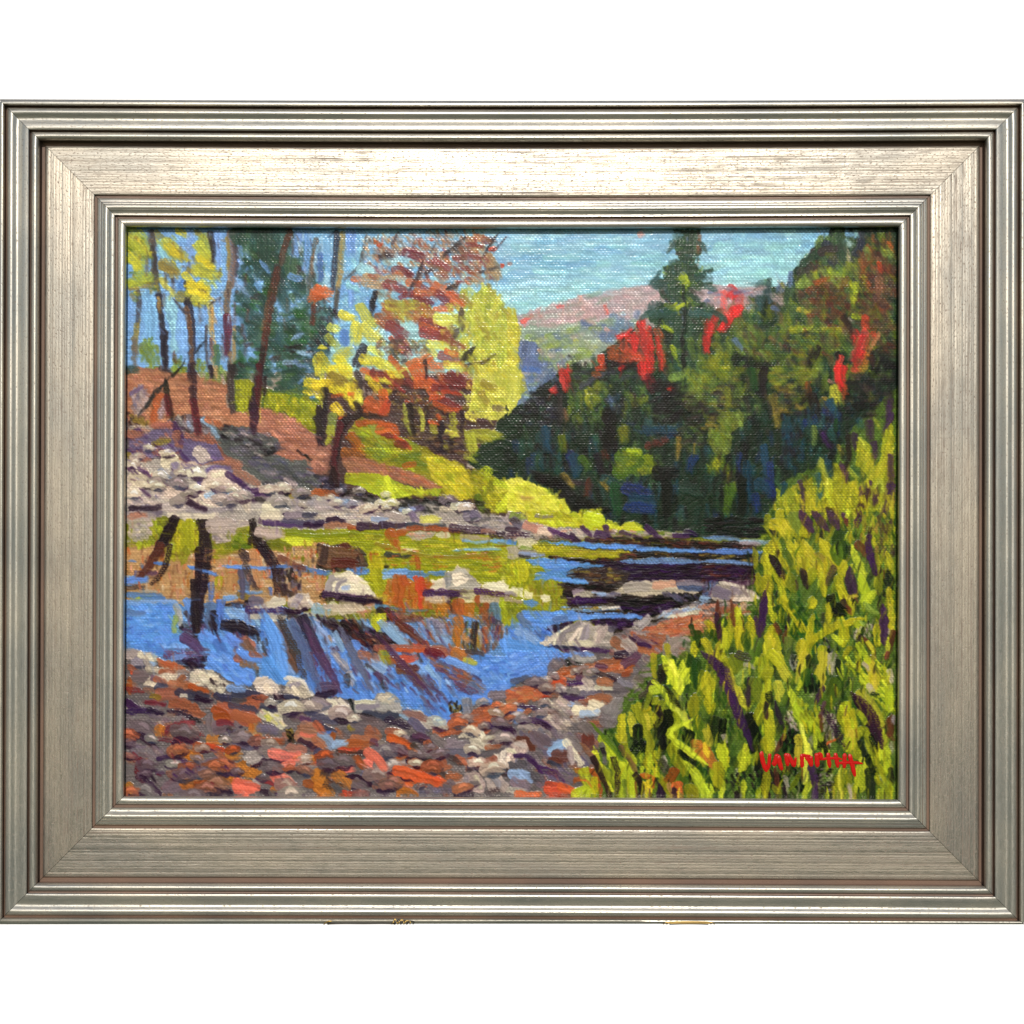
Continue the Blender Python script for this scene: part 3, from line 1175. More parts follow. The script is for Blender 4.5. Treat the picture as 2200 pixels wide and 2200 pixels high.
p w1 660 560 870 560 1000 590 1280 580 1270 640 1100 630 960 700 860 640 680 650
s w3 60 680 590 880 590
s w4 50 680 640 740 640
p o2 700 680 860 640 960 700 1120 640 1140 820 1300 900 1560 900 1560 1040 1100 960 700 930 640 880
f o2,o5,o2,y3,o4 70 110 44 88 10 700 680 960 720 1120 700 1240 940 1540 960 1560 1040 820 1010 680 900
s o5 110 800 680 800 900
s o5 80 860 660 880 720
s o3 50 980 660 1020 800 1030 940
s o3 70 1040 680 1040 860
s o5 50 990 470 1000 560
s o5 40 820 960 840 1040
s y2 60 590 840 680 860
p r0 90 760 110 660 200 600 320 580 440 640 530 740 610 850 540 830 300 800 120 800
s r3 80 130 760 150 660 260 640
s r3 60 200 780 230 700 300 680
s r2 50 180 620 300 640 350 720
s r0 60 340 660 480 760
s w4 50 260 760 320 740
s p1 80 90 810 280 820 560 850
s p2 80 240 850 620 880
s k1 70 60 830 140 880
s w1 50 590 930 700 940
t w5 30 680 940 900 970 1100 970
s r1 90 160 930 200 990
s r2 110 270 940 440 960
s b4 60 420 960 560 920
s r1 60 60 990 180 1000
s w4 90 0 960 100 980
p r0 1130 780 1140 680 1280 660 1300 780
p r2 1270 720 1300 600 1400 540 1470 560 1560 660 1640 720 1620 780 1400 770 1290 760
s r3 70 1300 640 1300 740
s r0 150 1410 660 1420 660
s r1 60 1400 560 1480 580
s r3 50 1480 740 1560 750
p r0 1640 720 1700 690 1840 680 1920 760 1900 800 1760 770 1640 750
s p1 80 1090 800 1380 800
s p2 60 1280 840 1400 800
s p1 70 1580 780 1880 810
s r3 40 1420 780 1600 790
s p1 50 1280 870 1310 890
s r1 80 1120 860 1280 860
s r1 90 1440 850 1600 860
s r2 90 1640 860 1820 870
s o5 50 1590 850 1600 920
s g7 60 1840 870 1850 1100
f g2,g7,g3 20 110 44 88 10 1840 850 1932 900 1932 1100 1840 1100
s w5 120 1760 960 1780 1060
s k2 80 1720 1080 1800 1110
s o5 60 1680 930 1670 1080
s o5 130 1400 920 1400 1000
f g3,o2,y3,k2,o4 60 110 44 88 10 1340 1060 1600 1060 1640 1340 1540 1380 1340 1330
s w1 50 1340 1030 1460 1050 1600 1080
s o2 110 1400 1090 1410 1160
s o2 90 1380 1200 1380 1340
s k1 70 1570 1120 1560 1370
f n2,n5,r2,o5,p4 50 110 44 88 12 1620 920 1830 1120 1932 1120 1800 1300 1700 1400 1620 1400
s o5 40 1670 1160 1680 1280
p w1 1932 1220 1840 1250 1790 1280 1850 1400 1932 1426
f w4,w3,w5,w2,r3 60 120 50 40 15 0 1040 400 1100 800 1100 1300 1100 1340 1320 1000 1340 800 1380 400 1426 0 1426
p k1 60 1090 380 1060 440 1160 700 1200 840 1380 780 1390 560 1310 420 1250 340 1300 370 1390 320 1400 220 1260
f k1,p4,n3,n2 40 100 44 35 15 80 1110 380 1080 440 1180 700 1220 820 1370 500 1280 280 1240
s k0 90 230 1150 340 1140
s k1 90 640 980 760 1040 840 1100
s n3 80 880 1140 960 1200 1040 1290
s n3 60 840 1060 960 1040
f b3,n2,p4,r4 30 120 44 15 10 700 980 1300 1040 1280 1110 860 1090 840 1180 720 1140
s r3 110 1060 1130 1250 1120
s r3 120 1140 1200 1300 1180
s w4 60 1200 1270 1320 1300
s w4 120 720 1150 840 1300
s w3 60 660 1120 740 1200 880 1350
p g1 550 1060 570 1010 680 1000 690 1080 640 1160 600 1200 560 1140
s br 70 900 1330 1100 1350 1300 1360 1500 1400
s o3 60 890 1330 1060 1340
s m2 70 1100 1390 1190 1420
s n2 60 500 1400 800 1400
s w3 110 30 1200 160 1380
s w4 80 0 1140 180 1260
s w1 40 1560 1400 1680 1426
s w3 70 340 1300 500 1320
f w4,r4,w5,w3,p4 34 150 40 60 12 1000 1100 1300 1150 1300 1426 800 1426
T C1
f w5,w2,p4,k2,w4 36 120 44 78 12 960 1160 1900 1100 1932 1426 1200 1426
f k1,k2,p4 16 110 44 70 14 560 1060 1000 1080 1200 1200 700 1200
f r2,w4,r1 10 80 36 20 20 1200 1030 1932 1000 1932 1080 1300 1070
T K
f b4,o4,bs,o4,r1 60 30 11 88 10 20 140 540 140 540 250 20 250
f g3,g2,y3,g1 34 26 10 86 10 20 70 540 80 540 140 20 140
f k2,o5,g3,b4 34 24 10 86 10 440 130 700 140 680 190 460 240
s k1 26 150 55 120 110 95 150
s n3 24 110 130 80 180 55 208
s k1 30 232 78 232 150 225 240
s k1 26 225 220 215 290 208 350
s k1 22 365 70 380 110 400 140
s k1 30 390 130 425 180 440 230
s k2 22 430 220 460 255 485 270
s k2 14 440 190 450 250
s o4 20 368 150 378 225
s r5 16 330 195 335 265
s g2 34 185 75 190 130
s g3 22 180 130 170 170
s r2 44 260 70 300 70
s r2 34 385 88 435 92
s n2 34 560 140 630 150
s n3 30 590 170 640 175
s k2 22 555 165 560 130
s w1 7 195 185 260 200
s w1 8 290 182 410 185
s w2 8 420 182 560 198
s w2 6 95 172 125 176
s w1 14 20 220 75 218
s r2 14 560 290 690 296
s b4 12 600 300 680 305
s g3 12 460 90 620 92
s y3 10 700 120 1000 150
s o5 12 740 90 760 130
f g3,y3,o5,g2 40 30 7 0 5 450 90 1060 110 1060 190 680 170 640 110
f k2,p2,r4 20 22 12 88 8 420 180 500 180 490 270 430 270
T H
f o4,br,k2,w5,o5 44 40 12 62 12 500 90 900 60 980 200 760 240 520 200
f w5,p4,w2,r4,w1 60 60 14 62 12 200 60 380 100 560 120 900 200 1050 300 900 330 760 280 560 300 480 260 300 220
s w1 34 395 100 425 170 440 245
s k2 22 440 105 470 180 500 255
s w5 26 470 120 500 190 535 290
s p2 30 500 110 545 200 595 290
s p2 30 545 250 575 305
s p4 20 590 190 625 260 640 310
f k1,p2,k2,n3 60 40 15 35 20 540 105 640 110 700 140 770 190 700 200 620 170
s w4 18 590 150 620 220 640 290
s w1 46 640 190 680 250 710 310
s p4 16 665 190 710 260 730 310
s w4 22 715 120 760 160 800 195
s m2 16 730 85 790 140 830 170
s n3 16 760 120 820 165
s w1 60 740 210 800 280 870 370
s p4 20 780 200 840 270 890 330
s w2 20 830 200 880 260
s br 18 700 185 800 185 900 195
s o1 12 760 190 830 190
s br 16 860 195 930 225 990 255
s m2 14 850 190 900 225
s p4 22 900 250 990 260
s w1 44 970 220 1060 240
s w1 40 980 280 1040 290
s k2 14 205 60 210 110 212 140
s k1 26 205 10 205 80 210 120
s k1 16 255 90 258 130
s k1 30 290 125 370 140
s p4 30 180 160 215 185
s p4 20 130 205 220 215
f k1,p2 16 20 8 0 20 160 215 240 210 220 235
s n2 22 345 175 380 215
s w1 30 300 160 320 170
s w1 20 335 200 385 215
s k1 16 135 -90 125 -40 90 10
s k1 20 215 -80 215 -20 210 20
s k2 18 335 -70 350 -20 370 20
s n3 18 440 -60 500 -30
s w2 10 120 50 60 46
T C2
p r0 90 760 110 660 200 600 320 580 440 640 530 740 610 850 540 830 300 800 120 800
s r3 70 120 760 150 660 260 640
s r3 40 200 770 230 700 300 680
s r0 60 340 650 480 750
s r0 50 200 620 320 620
s w4 44 270 750 320 740
s p1 70 90 820 280 825 560 860
s p2 60 260 850 620 885
p r1 150 910 460 910 480 960 300 1010 160 990
p r0 1130 780 1140 680 1280 660 1300 780
p r2 1270 740 1300 600 1400 540 1470 560 1560 660 1640 730 1500 770 1290 760
s r3 60 1300 640 1300 730
s r0 130 1410 660 1430 660
p r0 1640 730 1700 690 1840 680 1920 760 1900 800 1760 770
s p1 70 1090 810 1380 805
s p1 60 1580 785 1880 820
T C3
s r2 90 20 50 40 90
p g1 180 0 920 0 960 120 1100 130 1240 100 1330 150 1390 190 1200 180 900 180 700 140 420 140 200 90
f g1,g7,g2,g5 50 90 44 20 30 190 0 900 0 960 120 900 170 420 140
s g5 130 820 60 900 80
s g5 90 1010 120 1060 140
s g5 90 1200 140 1300 150
s e5 80 60 40 160 50
s r3 40 290 40 440 50
f r2,b4,r1,r3 60 90 44 10 15 0 100 160 90 420 140 900 180 1400 200 1400 240 1100 250 700 280 0 240
f e5,g3,r2 30 120 36 5 6 1000 190 1740 190 1600 260 1400 270 1040 230
s r4 90 70 90 120 140
s k2 50 50 80 110 90
s b4 90 200 140 340 180
s p2 50 0 170 110 180
s p2 60 20 230 200 230
s r1 80 340 190 420 200
s k2 60 260 250 560 260 700 280
s p1 50 420 170 520 220
s p2 60 640 240 700 290
s p1 50 550 230 640 260
s p1 50 750 150 820 230
s p1 90 900 220 1000 250
s p1 60 970 160 1010 240
s p2 50 790 280 900 280
s p1 44 1130 200 1220 230
s p1 40 1260 240 1330 260
s p1 60 1390 160 1480 240 1540 290
s p1 50 1650 230 1780 240
s p1 50 1760 200 1860 220
f k1,k0,n3 60 140 40 5 6 860 290 1100 250 1500 270 1932 270 1932 360 1500 350 900 310
p r1 90 260 240 250 290 290 230 330 230 380 110 350
s e5 60 160 360 220 370
p r2 0 340 110 350 120 450 60 470 0 460
p w1 0 270 90 280 100 340 0 320
p g2 240 320 500 320 760 370 1200 380 1260 420 1100 460 800 470 360 430 240 380
f g2,g1,y3 30 160 34 3 5 260 330 760 380 1200 400 1000 460 400 430
p w1 290 290 700 300 1150 320 1500 350 1932 370 1932 410 1500 390 1150 370 760 360 500 320
f w1,w3,w1 30 160 26 3 4 500 300 1200 330 1932 380 1932 400 1200 370 520 320
s r3 60 140 400 340 420
s w4 50 130 420 350 420
s k1 30 120 430 220 440
f k1,k0,y3,n3,k0 80 150 40 2 6 360 430 800 480 1300 400 1932 410 1932 480 1300 470 900 500 600 480
p p2 880 490 1932 500 1932 700 1500 700 1200 680 1100 600
f p2,p1,k1,p2 90 160 34 2 5 900 490 1932 500 1932 700 1200 680
t w3 60 1130 490 1400 480 1700 490 1932 490
p w1 110 460 540 460 680 500 980 530 950 550 700 540 560 600 600 640 760 660 880 700 820 730 560 700 440 670 240 670 300 600 380 590 340 540 260 500
f w1,w1,w3 40 140 36 5 6 150 470 560 470 700 510 560 590 840 690 560 690 300 650 400 580
p k2 580 600 720 560 1000 550 1200 600 1200 680 1050 720 900 760 800 720 870 690 620 640
f y3,k1,n2,k2 60 90 36 3 12 620 590 1000 560 1160 650 900 740 760 660
p g2 0 480 200 490 250 540 360 560 380 590 280 600 240 670 440 680 560 710 580 860 560 940 400 970 130 950 160 860 250 800 150 750 0 700
f g2,g1,g7,g3 60 110 44 80 15 0 500 220 520 260 680 160 760 0 700
f g3,g2,y3 60 110 44 85 15 200 690 540 710 570 880 440 950 260 900
s g1 110 140 520 160 640
f k0,k1,k2 60 140 44 3 6 560 720 1050 720 940 780 640 830 580 850
p r0 0 700 20 740 160 750 170 850 0 800
p r0 170 780 250 790 250 850 180 840
p r0 310 840 360 815 420 830 430 880 340 890
s r3 50 0 800 80 820
s r2 50 0 860 140 890
p w1 160 860 250 850 320 900 240 940 160 930
f g2,g3 16 90 50 88 10 0 920 130 900 100 1080 0 1110
p r1 1050 790 1200 690 1400 680 1560 670 1650 670 1680 760 1900 780 1900 800 1640 800 1500 820 1340 830 1100 810
p b4 1420 690 1660 670 1670 740 1440 760
s r2 110 1200 750 1380 740
s r1 90 690 810 820 810
s r3 50 660 790 740 770
f r3,r4,w4 24 110 36 5 10 860 790 1100 800 1100 850 900 840
s w5 90 1720 730 1932 740
s r3 60 1700 700 1932 710
p p1 580 840 960 850 1000 900 600 910
f k0,k1,k0 60 140 44 0 6 960 840 1760 830 1700 950 1360 1060 1100 930
f r4,k0,r5 26 90 44 40 15 1500 800 1932 830 1800 880 1600 860
f p2,p1,k0 60 140 36 0 6 1120 900 1700 890 1480 1030 1320 1020 1100 950
f w3,w5,y3,w4 24 140 34 0 4 540 940 1100 940 1100 980 560 980
s r1 34 950 950 1100 940
p w1 140 980 540 970 800 1000 1200 1000 1340 1030 1320 1060 1100 1050 800 1060 560 1100 300 1160 140 1100
f w1,w3,w1 50 140 40 0 8 150 980 760 1000 1320 1040 760 1050 300 1130
s w5 80 130 1040 200 1120
s w5 60 480 1060 580 1040
f p2,p1,k1,k1 50 110 44 0 10 820 1060 1300 1070 1240 1150 1060 1150 900 1110
f k1,r5,p2 40 110 40 -10 10 400 1130 640 1090 600 1170 460 1200
f w5,w1,w2 30 110 50 40 20 40 1140 380 1160 420 1200 340 1300 60 1250
p r2 310 1310 400 1230 500 1190 620 1120 740 1070 820 1070 850 1120 980 1130 1040 1180 1060 1240 1030 1320 840 1340 460 1320
s r0 44 340 1300 480 1230
s r3 60 520 1290 560 1190 720 1110
s r0 36 600 1300 690 1180 760 1110
s r3 80 760 1240 780 1140
s r2 90 900 1240 960 1150
s r0 26 880 1200 860 1280
s r0 80 620 1310 820 1310
s r0 24 460 1310 490 1210 600 1140
s r0 22 700 1250 740 1150
s r4 60 1020 1160 1060 1140
p p1 330 1320 460 1320 840 1340 1060 1370 1040 1400 800 1380 560 1370
s r6 34 400 1340 700 1360
p w1 0 1240 60 1260 320 1300 560 1380 620 1426 0 1426
s w4 90 120 1180 280 1270
p r1 1500 1040 1620 960 1740 940 1860 930 1932 960 1932 1020 1600 1050
s r0 60 1560 1010 1760 1010
f r2,w4,r3 30 110 44 -20 15 1640 950 1932 870 1932 940 1500 1040 1280 1090 1200 1160 1300 1120
s r2 90 1380 1060 1320 1120
p br 1330 1160 1600 1060 1932 1000 1932 1200 1760 1240 1500 1230 1400 1200
f bs,br,b1,o4 60 130 44 -12 12 1350 1160 1640 1070 1932 1020 1932 1160 1740 1230 1380 1190
f r2,b3,gw,gv 90 110 50 15 20 1060 1190 1300 1140 1440 1200 1700 1240 1800 1260 1780 1426 1060 1426
p br 1210 1200 1560 1220 1540 1300 1520 1380 1440 1420 1300 1380
f b3,br,r3 30 90 40 30 15 1220 1200 1560 1230 1500 1380 1320 1340
s br 110 1080 1290 1140 1320
s p4 60 1260 1240 1400 1320
t p2 36 1200 1220 1280 1290
s p1 40 1300 1300 1400 1320
t p1 20 1420 1260 1500 1310
s p2 80 1100 1420 1260 1390
s p1 40 1190 1360 1220 1380
s r2 110 1180 1300 1240 1360
s gw 130 1640 1320 1720 1260
s g2 60 1580 1330 1590 1426
s g6 60 1820 1140 1860 1260
s g1 80 1860 1320 1840 1400
s g6 70 1880 1200 1920 1340
T C4
f g1,g2,g1,y2 60 130 50 85 15 740 -160 1000 -160 1886 -160 1886 200 1000 200 740 120
f k0,e6,k1,k0 70 130 44 0 6 0 60 620 60 660 250 0 230
t w3 44 0 250 200 260 400 280
s w4 50 390 300 640 310
s d4 40 390 305 560 320
f k0,k1,n3 30 140 34 2 4 0 290 360 320 560 360 0 370
t w1 60 0 390 200 390 580 400
f k0,k1,y3 30 140 34 0 4 0 420 560 430 600 500 0 480
t w3 44 0 490 260 490 520 520
p p2 0 520 500 530 520 690 0 700
f p2,p1,k1,n3 60 140 34 0 4 0 530 480 540 500 680 0 690
f w5,r4,p4 24 90 40 88 8 0 700 160 700 60 860 0 880
s p4 60 230 700 480 690
p r2 60 840 140 720 320 720 420 740 500 780 560 850 480 880 300 880 160 890
s r4 110 150 790 260 830
s r3 60 300 760 360 800
s r0 40 440 780 540 850
s r0 34 180 700 400 740
s r0 40 300 860 500 860
f br,b1,r2 30 110 50 0 20 0 900 460 900 460 1010 200 1080 0 1180
s w4 60 0 860 60 870
s b4 60 400 920 400 960
f g2,g3,g1,g2 60 120 50 80 20 700 -200 1200 -300 1880 -300 1880 260 1000 300 700 160
f g2,g3,g1,g6 60 120 50 80 20 620 120 960 60 1880 0 1880 1426 1200 1426 900 1200 600 800
f g6,e7,g6,e6 40 150 50 60 15 700 360 1000 800 1300 1300 1100 1426 780 1100 640 640
f g6,k0,g4 40 150 50 75 15 1240 780 1880 640 1880 900 1500 1000 1300 1080
s g2 80 640 60 640 160
t g2 30 620 160 700 270 760 310
s k1 50 680 170 720 220
s g1 120 720 130 820 180
s g1 90 760 20 780 120
f g1,y2,g2 50 130 50 70 20 700 80 920 60 980 240 1120 420 1100 640 900 560 800 300
s e4 110 900 60 960 200
s g1 110 1000 160 1020 220
f g2,g1,g2,y2 60 160 50 60 15 1000 300 1140 420 1340 540 1080 640 940 560 820 330
s g1 150 1180 300 1260 440 1380 520
s g1 90 1360 540 1400 620
s y3 60 1140 420 1300 560
s g6 130 1340 200 1380 420
s g4 110 1330 300 1330 480
s g4 90 1560 120 1520 200
f y3,g3,g2,k2 50 130 50 88 12 1480 60 1880 60 1880 480 1700 480 1560 330
s n3 90 1540 330 1600 400
s g3 90 1760 600 1740 780
t p1 100 960 0 1010 80 1070 180
t p1 90 1090 0 1150 80 1230 170
t p1 90 1240 0 1290 70 1330 160
t p1 60 1380 20 1410 80
t n3 40 1400 60 1420 130
t p1 70 1560 0 1540 60 1520 140
s g5 44 1440 0 1420 50
s k1 40 1650 170 1640 260
s p1 70 1640 260 1640 340 1680 500
s p1 70 1660 420 1700 600
t p2 40 1690 610 1760 580
s g5 76 1470 340 1500 440 1560 560 1590 700 1600 780
s g7 90 1560 640 1600 800 1580 880
s g1 60 1820 400 1840 480 1880 600
s k0 70 1830 600 1850 740
s g2 90 700 280 660 420
f g2,g1 20 110 50 70 20 600 380 760 300 760 460 600 460
s g1 110 630 480 650 600
s g1 80 700 520 760 700 800 880
s g1 110 640 680 640 800
s g4 60 820 380 880 560
s g2 90 540 620 560 780
s g2 60 500 360 520 540
t k0 90 670 440 740 540 790 660
s p2 50 740 560 790 640
s g1 60 790 640 840 740
s g1 50 740 400 850 600
t p2 80 980 570 1010 660 1030 740
s g3 110 860 620 900 760
s g2 90 1080 600 1060 680
s g1 80 1210 480 1210 640
t g1 80 1180 620 1200 820
s k2 70 1280 560 1240 700
t p1 110 1450 570 1460 680 1500 830
s g1 90 1340 660 1380 800 1440 900
t g1 110 1360 760 1420 900 1460 1000
s p2 60 1390 900 1430 940
t n3 50 1420 920 1460 1010
s y2 60 1440 840 1500 830
s g5 90 1640 860 1680 800
s g4 60 1640 920 1740 1040
s e5 60 1600 920 1720 1000
s g1 90 1080 860 1090 920
t g1 80 1040 940 1100 880
s g1 110 790 880 900 1000 980 1140
s g1 90 640 820 680 980 700 1060
t p1 80 620 790 600 940 570 1200
t p1 60 510 1040 530 1130 560 1220
s g6 90 740 960 800 1100
s g6 60 860 860 880 960
f g6,g4,e7 30 140 44 60 15 860 800 1060 1000 1200 1160 1100 1200 900 1020
s k0 90 1260 860 1300 1000
s k0 110 1340 960 1380 980
s g1 60 1240 910 1240 1050 1200 1150
p g1 1380 1010 1400 1050 1440 1100 1450 1250 1400 1330 1330 1300 1340 1150 1340 1040
s g1 70 1030 1300 1060 1160 1090 1030
s g1 80 1090 1260 1220 1180 1360 1110 1480 1090
s g1 90 1000 1426 1040 1330 1090 1230
s g5 60 1280 1220 1360 1290
t g1 44 1400 1090 1500 1060 1590 1060
s g7 70 1510 1080 1560 1170
s e5 30 1560 1090 1620 1160
f r2,r1,k1 24 60 30 88 30 1620 1080 1700 1120 1680 1220 1460 1260 1480 1200
f r4,k0,g4 20 80 40 60 30 1200 1250 1340 1300 1320 1426 1200 1426
t p2 90 1790 940 1790 1080 1790 1290
f g2,g1,y2 30 110 44 88 15 1820 760 1886 800 1886 1180 1830 1160
s g1 80 1720 1140 1730 1300
s r2 50 1830 1180 1860 1200
t n3 60 1600 1250 1660 1340 1700 1426
s n3 60 1880 1200 1840 1370
s g7 70 1540 1320 1600 1426
s g5 50 1640 1300 1680 1400
s g5 50 1820 1260 1810 1400
p g1 590 1280 640 1120 690 1100 760 1280 800 1426 580 1426
f g1,y2,g2 20 120 50 85 10 600 1260 700 1140 780 1400 600 1420
s g4 110 520 1280 500 1426
s e5 50 470 1260 480 1340
s p2 50 830 1140 830 1180
t n3 60 820 1180 810 1300
s n3 50 720 1120 750 1200
s e4 90 840 1280 860 1426
s g1 100 980 1280 960 1426
s g1 100 1180 1370 1190 1426
t g1 90 40 1090 90 1130 130 1220
s g1 80 460 1050 470 1120 500 1220
s g1 90 340 960 350 1100 360 1200
s g1 110 350 1180 370 1330
s g1 90 230 1100 240 1200 240 1330
s g2 60 280 1000 280 1180
s g1 90 20 1280 60 1360 80 1426
t g1 90 160 1250 170 1340 150 1426
s g6 90 100 1180 130 1260
s g6 60 200 1040 220 1120
s g6 90 430 1180 440 1330
t n3 60 150 880 150 1040 160 1240
t p2 60 130 1000 160 1160 160 1250
t n3 50 280 880 290 1000 300 1120
s g2 60 1440 1360 1400 1426
T D1
s r2 110 40 20 220 40
p r3 40 80 100 50 160 60 190 150 120 170 50 140
s r6 30 100 150 190 150
s r2 110 220 60 240 110
s w4 50 240 50 280 120
s r0 70 160 30 300 60
p br 310 90 400 80 540 130 590 180 540 210 420 190 320 150
s bs 50 340 90 540 150
s r1 60 230 170 400 190
s br 70 360 210 480 230
s o3 36 60 210 130 210
s br 60 40 160 90 190
f k1,p2,r5 30 80 40 10 15 500 70 620 80 780 140 760 160 580 150 500 100
s o5 60 40 280 40 400
s gx 110 120 240 180 240
p r0 180 320 220 240 340 230 520 210 560 230 520 340 430 360 300 360
s p4 60 270 260 380 310
s br 60 300 270 390 300
s r6 80 330 350 420 350
p r1 620 300 640 210 760 160 860 190 930 260 1000 290 1030 340 960 420 860 400 800 340 680 340
f r0,r1,r1 16 80 40 20 20 640 220 760 170 900 260 900 340 680 320
s r3 50 540 200 620 210
s k1 24 840 270 900 340
s r3 60 540 260 600 280
f k1,r0 10 40 24 50 20 820 240 1020 320 960 420 860 380
s br 90 470 320 620 330
s br 80 620 360 800 390
s o5 70 660 350 800 400
s br 130 360 420 520 420
s y3 50 260 440 330 450
s r6 80 530 400 640 410
s r0 40 560 430 640 440
s r6 90 660 440 800 450
s p2 60 720 460 840 490
s br 60 560 260 520 300
p br 420 560 430 490 520 465 640 480 740 560 800 620 780 650 660 640 540 590
t p2 80 430 590 560 610 690 670
s k1 40 660 660 740 680
s m2 50 210 500 380 520
s p1 70 30 510 130 570
s p1 60 30 590 320 600
s p2 50 240 570 360 610
s m2 60 30 370 160 390
s gx 130 120 700 240 720
s r2 50 330 650 340 700
f gx,gv,gx 30 110 60 15 30 40 640 420 620 420 780 260 840 40 780
s gv 130 560 700 620 760
s m2 70 390 790 560 700
s m1 60 480 740 660 700
s b3 60 560 780 700 790
s m1 90 500 900 740 830
s m2 50 500 860 700 900
s p2 60 490 900 600 970
s o2 110 340 780 340 800
s m2 50 330 860 440 880
s p2 60 40 800 180 860 310 950
s p1 50 60 780 260 880
f gx,gv 30 110 60 30 30 40 900 240 940 480 960 500 1000 300 1040 100 1030 40 1000
s p1 44 330 1060 440 1040 540 1060
s p1 70 540 1080 700 1140 780 1180
s m2 50 620 1150 760 1200
s p4 40 310 1200 380 1200
s m1 44 560 1230 440 1290 380 1350
s m2 60 40 1060 180 1080
s m2 70 150 1080 120 1180 180 1290
s p2 80 150 1230 240 1320 330 1400
t p2 30 230 1200 300 1290
s r1 24 440 1210 510 1170
s o2 120 40 1350 80 1370
s gx 130 440 1340 620 1350
s o2 110 600 1300 680 1300
s p1 50 730 1350 820 1360
s p2 60 860 1340 1030 1390
s gx 90 900 1080 800 1100
p o2 500 1000 640 960 760 1020 780 1070 700 1090 580 1050
s o2 110 860 860 960 880
s o5 110 720 940 860 940
s o3 50 820 920 960 970
s br 70 900 990 1030 1080
s o2 110 1040 1010 1110 1020
s gv 120 860 680 860 770
s gx 130 920 740 1000 700
p br 870 600 920 560 900 490 1040 500 1140 540 1280 590 1340 680 1240 720 1210 760 1060 700 920 690
s o5 90 900 580 1000 640
s o5 60 900 640 1020 640
s br 110 1100 620 1290 670
s br 60 1160 500 1380 460
p br 1170 440 1300 420 1420 450 1300 560 1160 530
s m2 60 930 700 1040 710
f p2,k2,r4,gx 40 100 40 30 20 960 780 1100 700 1200 780 1290 890 1240 940 1060 960 1000 900
s k1 50 940 850 1060 860
s r4 110 1120 900 1260 940
s o4 110 1280 760 1300 800
s o5 90 1320 860 1540 890
s r4 90 1340 750 1480 780
s o2 60 1240 740 1240 780
p r1 1300 600 1370 560 1460 560 1540 620 1600 740 1560 770 1420 700 1320 650
f r0,r1,y5 12 90 36 30 15 1330 590 1480 570 1580 740 1420 690
s r6 80 920 440 1060 470
s r6 90 1090 420 1180 430
s r6 60 1220 400 1330 400
s r5 60 1040 530 1300 580
s r7 50 1080 480 1180 480
s r6 110 1380 520 1560 530
s r6 80 1460 560 1620 600
s p2 60 1500 440 1560 450
s r6 60 1590 450 1700 450
s br 90 1280 460 1380 470
s p2 34 1270 450 1330 460
p w1 860 0 1080 0 1100 110 1280 160 1280 260 1240 350 1100 330 980 250 780 150
f w1,w1,w3,w2 30 110 50 30 20 860 20 1080 20 1100 160 1260 240 1220 330 960 230
s w3 60 480 60 580 40
s br 80 1110 70 1250 120
s n2 70 1160 120 1280 150
s w1 60 1120 10 1340 90
s br 60 1250 20 1350 40
s k2 40 1290 190 1300 240
p w1 1350 60 1500 0 1480 120 1580 160 1600 320 1500 320 1330 200
s r2 70 1510 30 1540 100
s w4 110 1600 150 1640 180
s w3 80 1030 360 1160 370
p r0 1260 310 1300 260 1400 240 1500 310 1520 380 1460 420 1380 420 1280 370
s r1 50 1300 300 1400 270
s r0 60 1390 340 1440 400
p r1 1560 400 1590 320 1640 260 1740 270 1820 360 1850 440 1780 470 1640 420
s r0 50 1600 260 1760 290 1840 420
s r3 50 1640 340 1720 310
s r0 50 1660 360 1700 410
s k1 50 1750 500 1820 480
s n2 90 1620 20 1700 170
s w2 70 1720 60 1740 200
s p4 120 1830 60 1860 240
s w2 90 1800 240 1860 380
s p4 60 1910 260 1920 400
s gx 150 1700 620 1760 640
s r3 110 1840 600 1900 500
s r3 90 1900 560 1932 480
s p4 50 1740 660 1932 690
f k1,y3,k0 20 70 40 60 20 1590 760 1680 780 1700 860 1620 910
s b1 110 1780 740 1920 760
s b1 130 1740 830 1900 880
s sa 40 1740 810 1880 830
s p2 60 1740 880 1900 960
s k2 50 1720 920 1760 960
p r2 1160 1060 1200 1000 1330 930 1360 980 1460 990 1460 1040 1360 1060 1260 1120 1170 1100
s p1 50 1370 930 1500 970 1600 1030
t p2 80 1260 1140 1380 1090 1470 1070
s b1 110 1640 960 1740 970
s p4 60 1550 980 1620 1040
s o2 90 1700 1050 1900 1050
s b1 70 1880 1110 1780 1090
s gv 120 1800 1180 1920 1180
s o2 120 1900 1240 1920 1300
p sa 1480 1070 1660 1060 1690 1100 1640 1160 1500 1200 1450 1180
p sa 1400 1240 1460 1200 1600 1220 1690 1300 1680 1360 1600 1370 1520 1320
t d3 10 1480 1090 1640 1075
t d3 10 1500 1130 1660 1110
t d3 10 1440 1220 1600 1230 1680 1300
s m1 50 1340 1270 1440 1300 1560 1360
s p2 60 1360 1380 1420 1400
p o2 1080 1100 1180 1080 1200 1140 1360 1180 1280 1240 1120 1220
s p1 60 940 1140 1100 1230
p o2 780 1200 840 1180 1020 1230 1100 1250 1240 1260 1240 1300 900 1320 780 1320
s r2 40 1270 1270 1310 1300
p sa 1040 1350 1080 1290 1160 1270 1260 1290 1300 1350 1280 1410 1080 1410
t d3 10 1060 1310 1180 1390
t d3 10 1200 1290 1280 1400
s o2 60 1460 1370 1560 1400
s gx 60 1440 1400 1700 1400
s p2 50 1600 1390 1660 1400
s o5 90 1800 1300 1932 1380
T D2
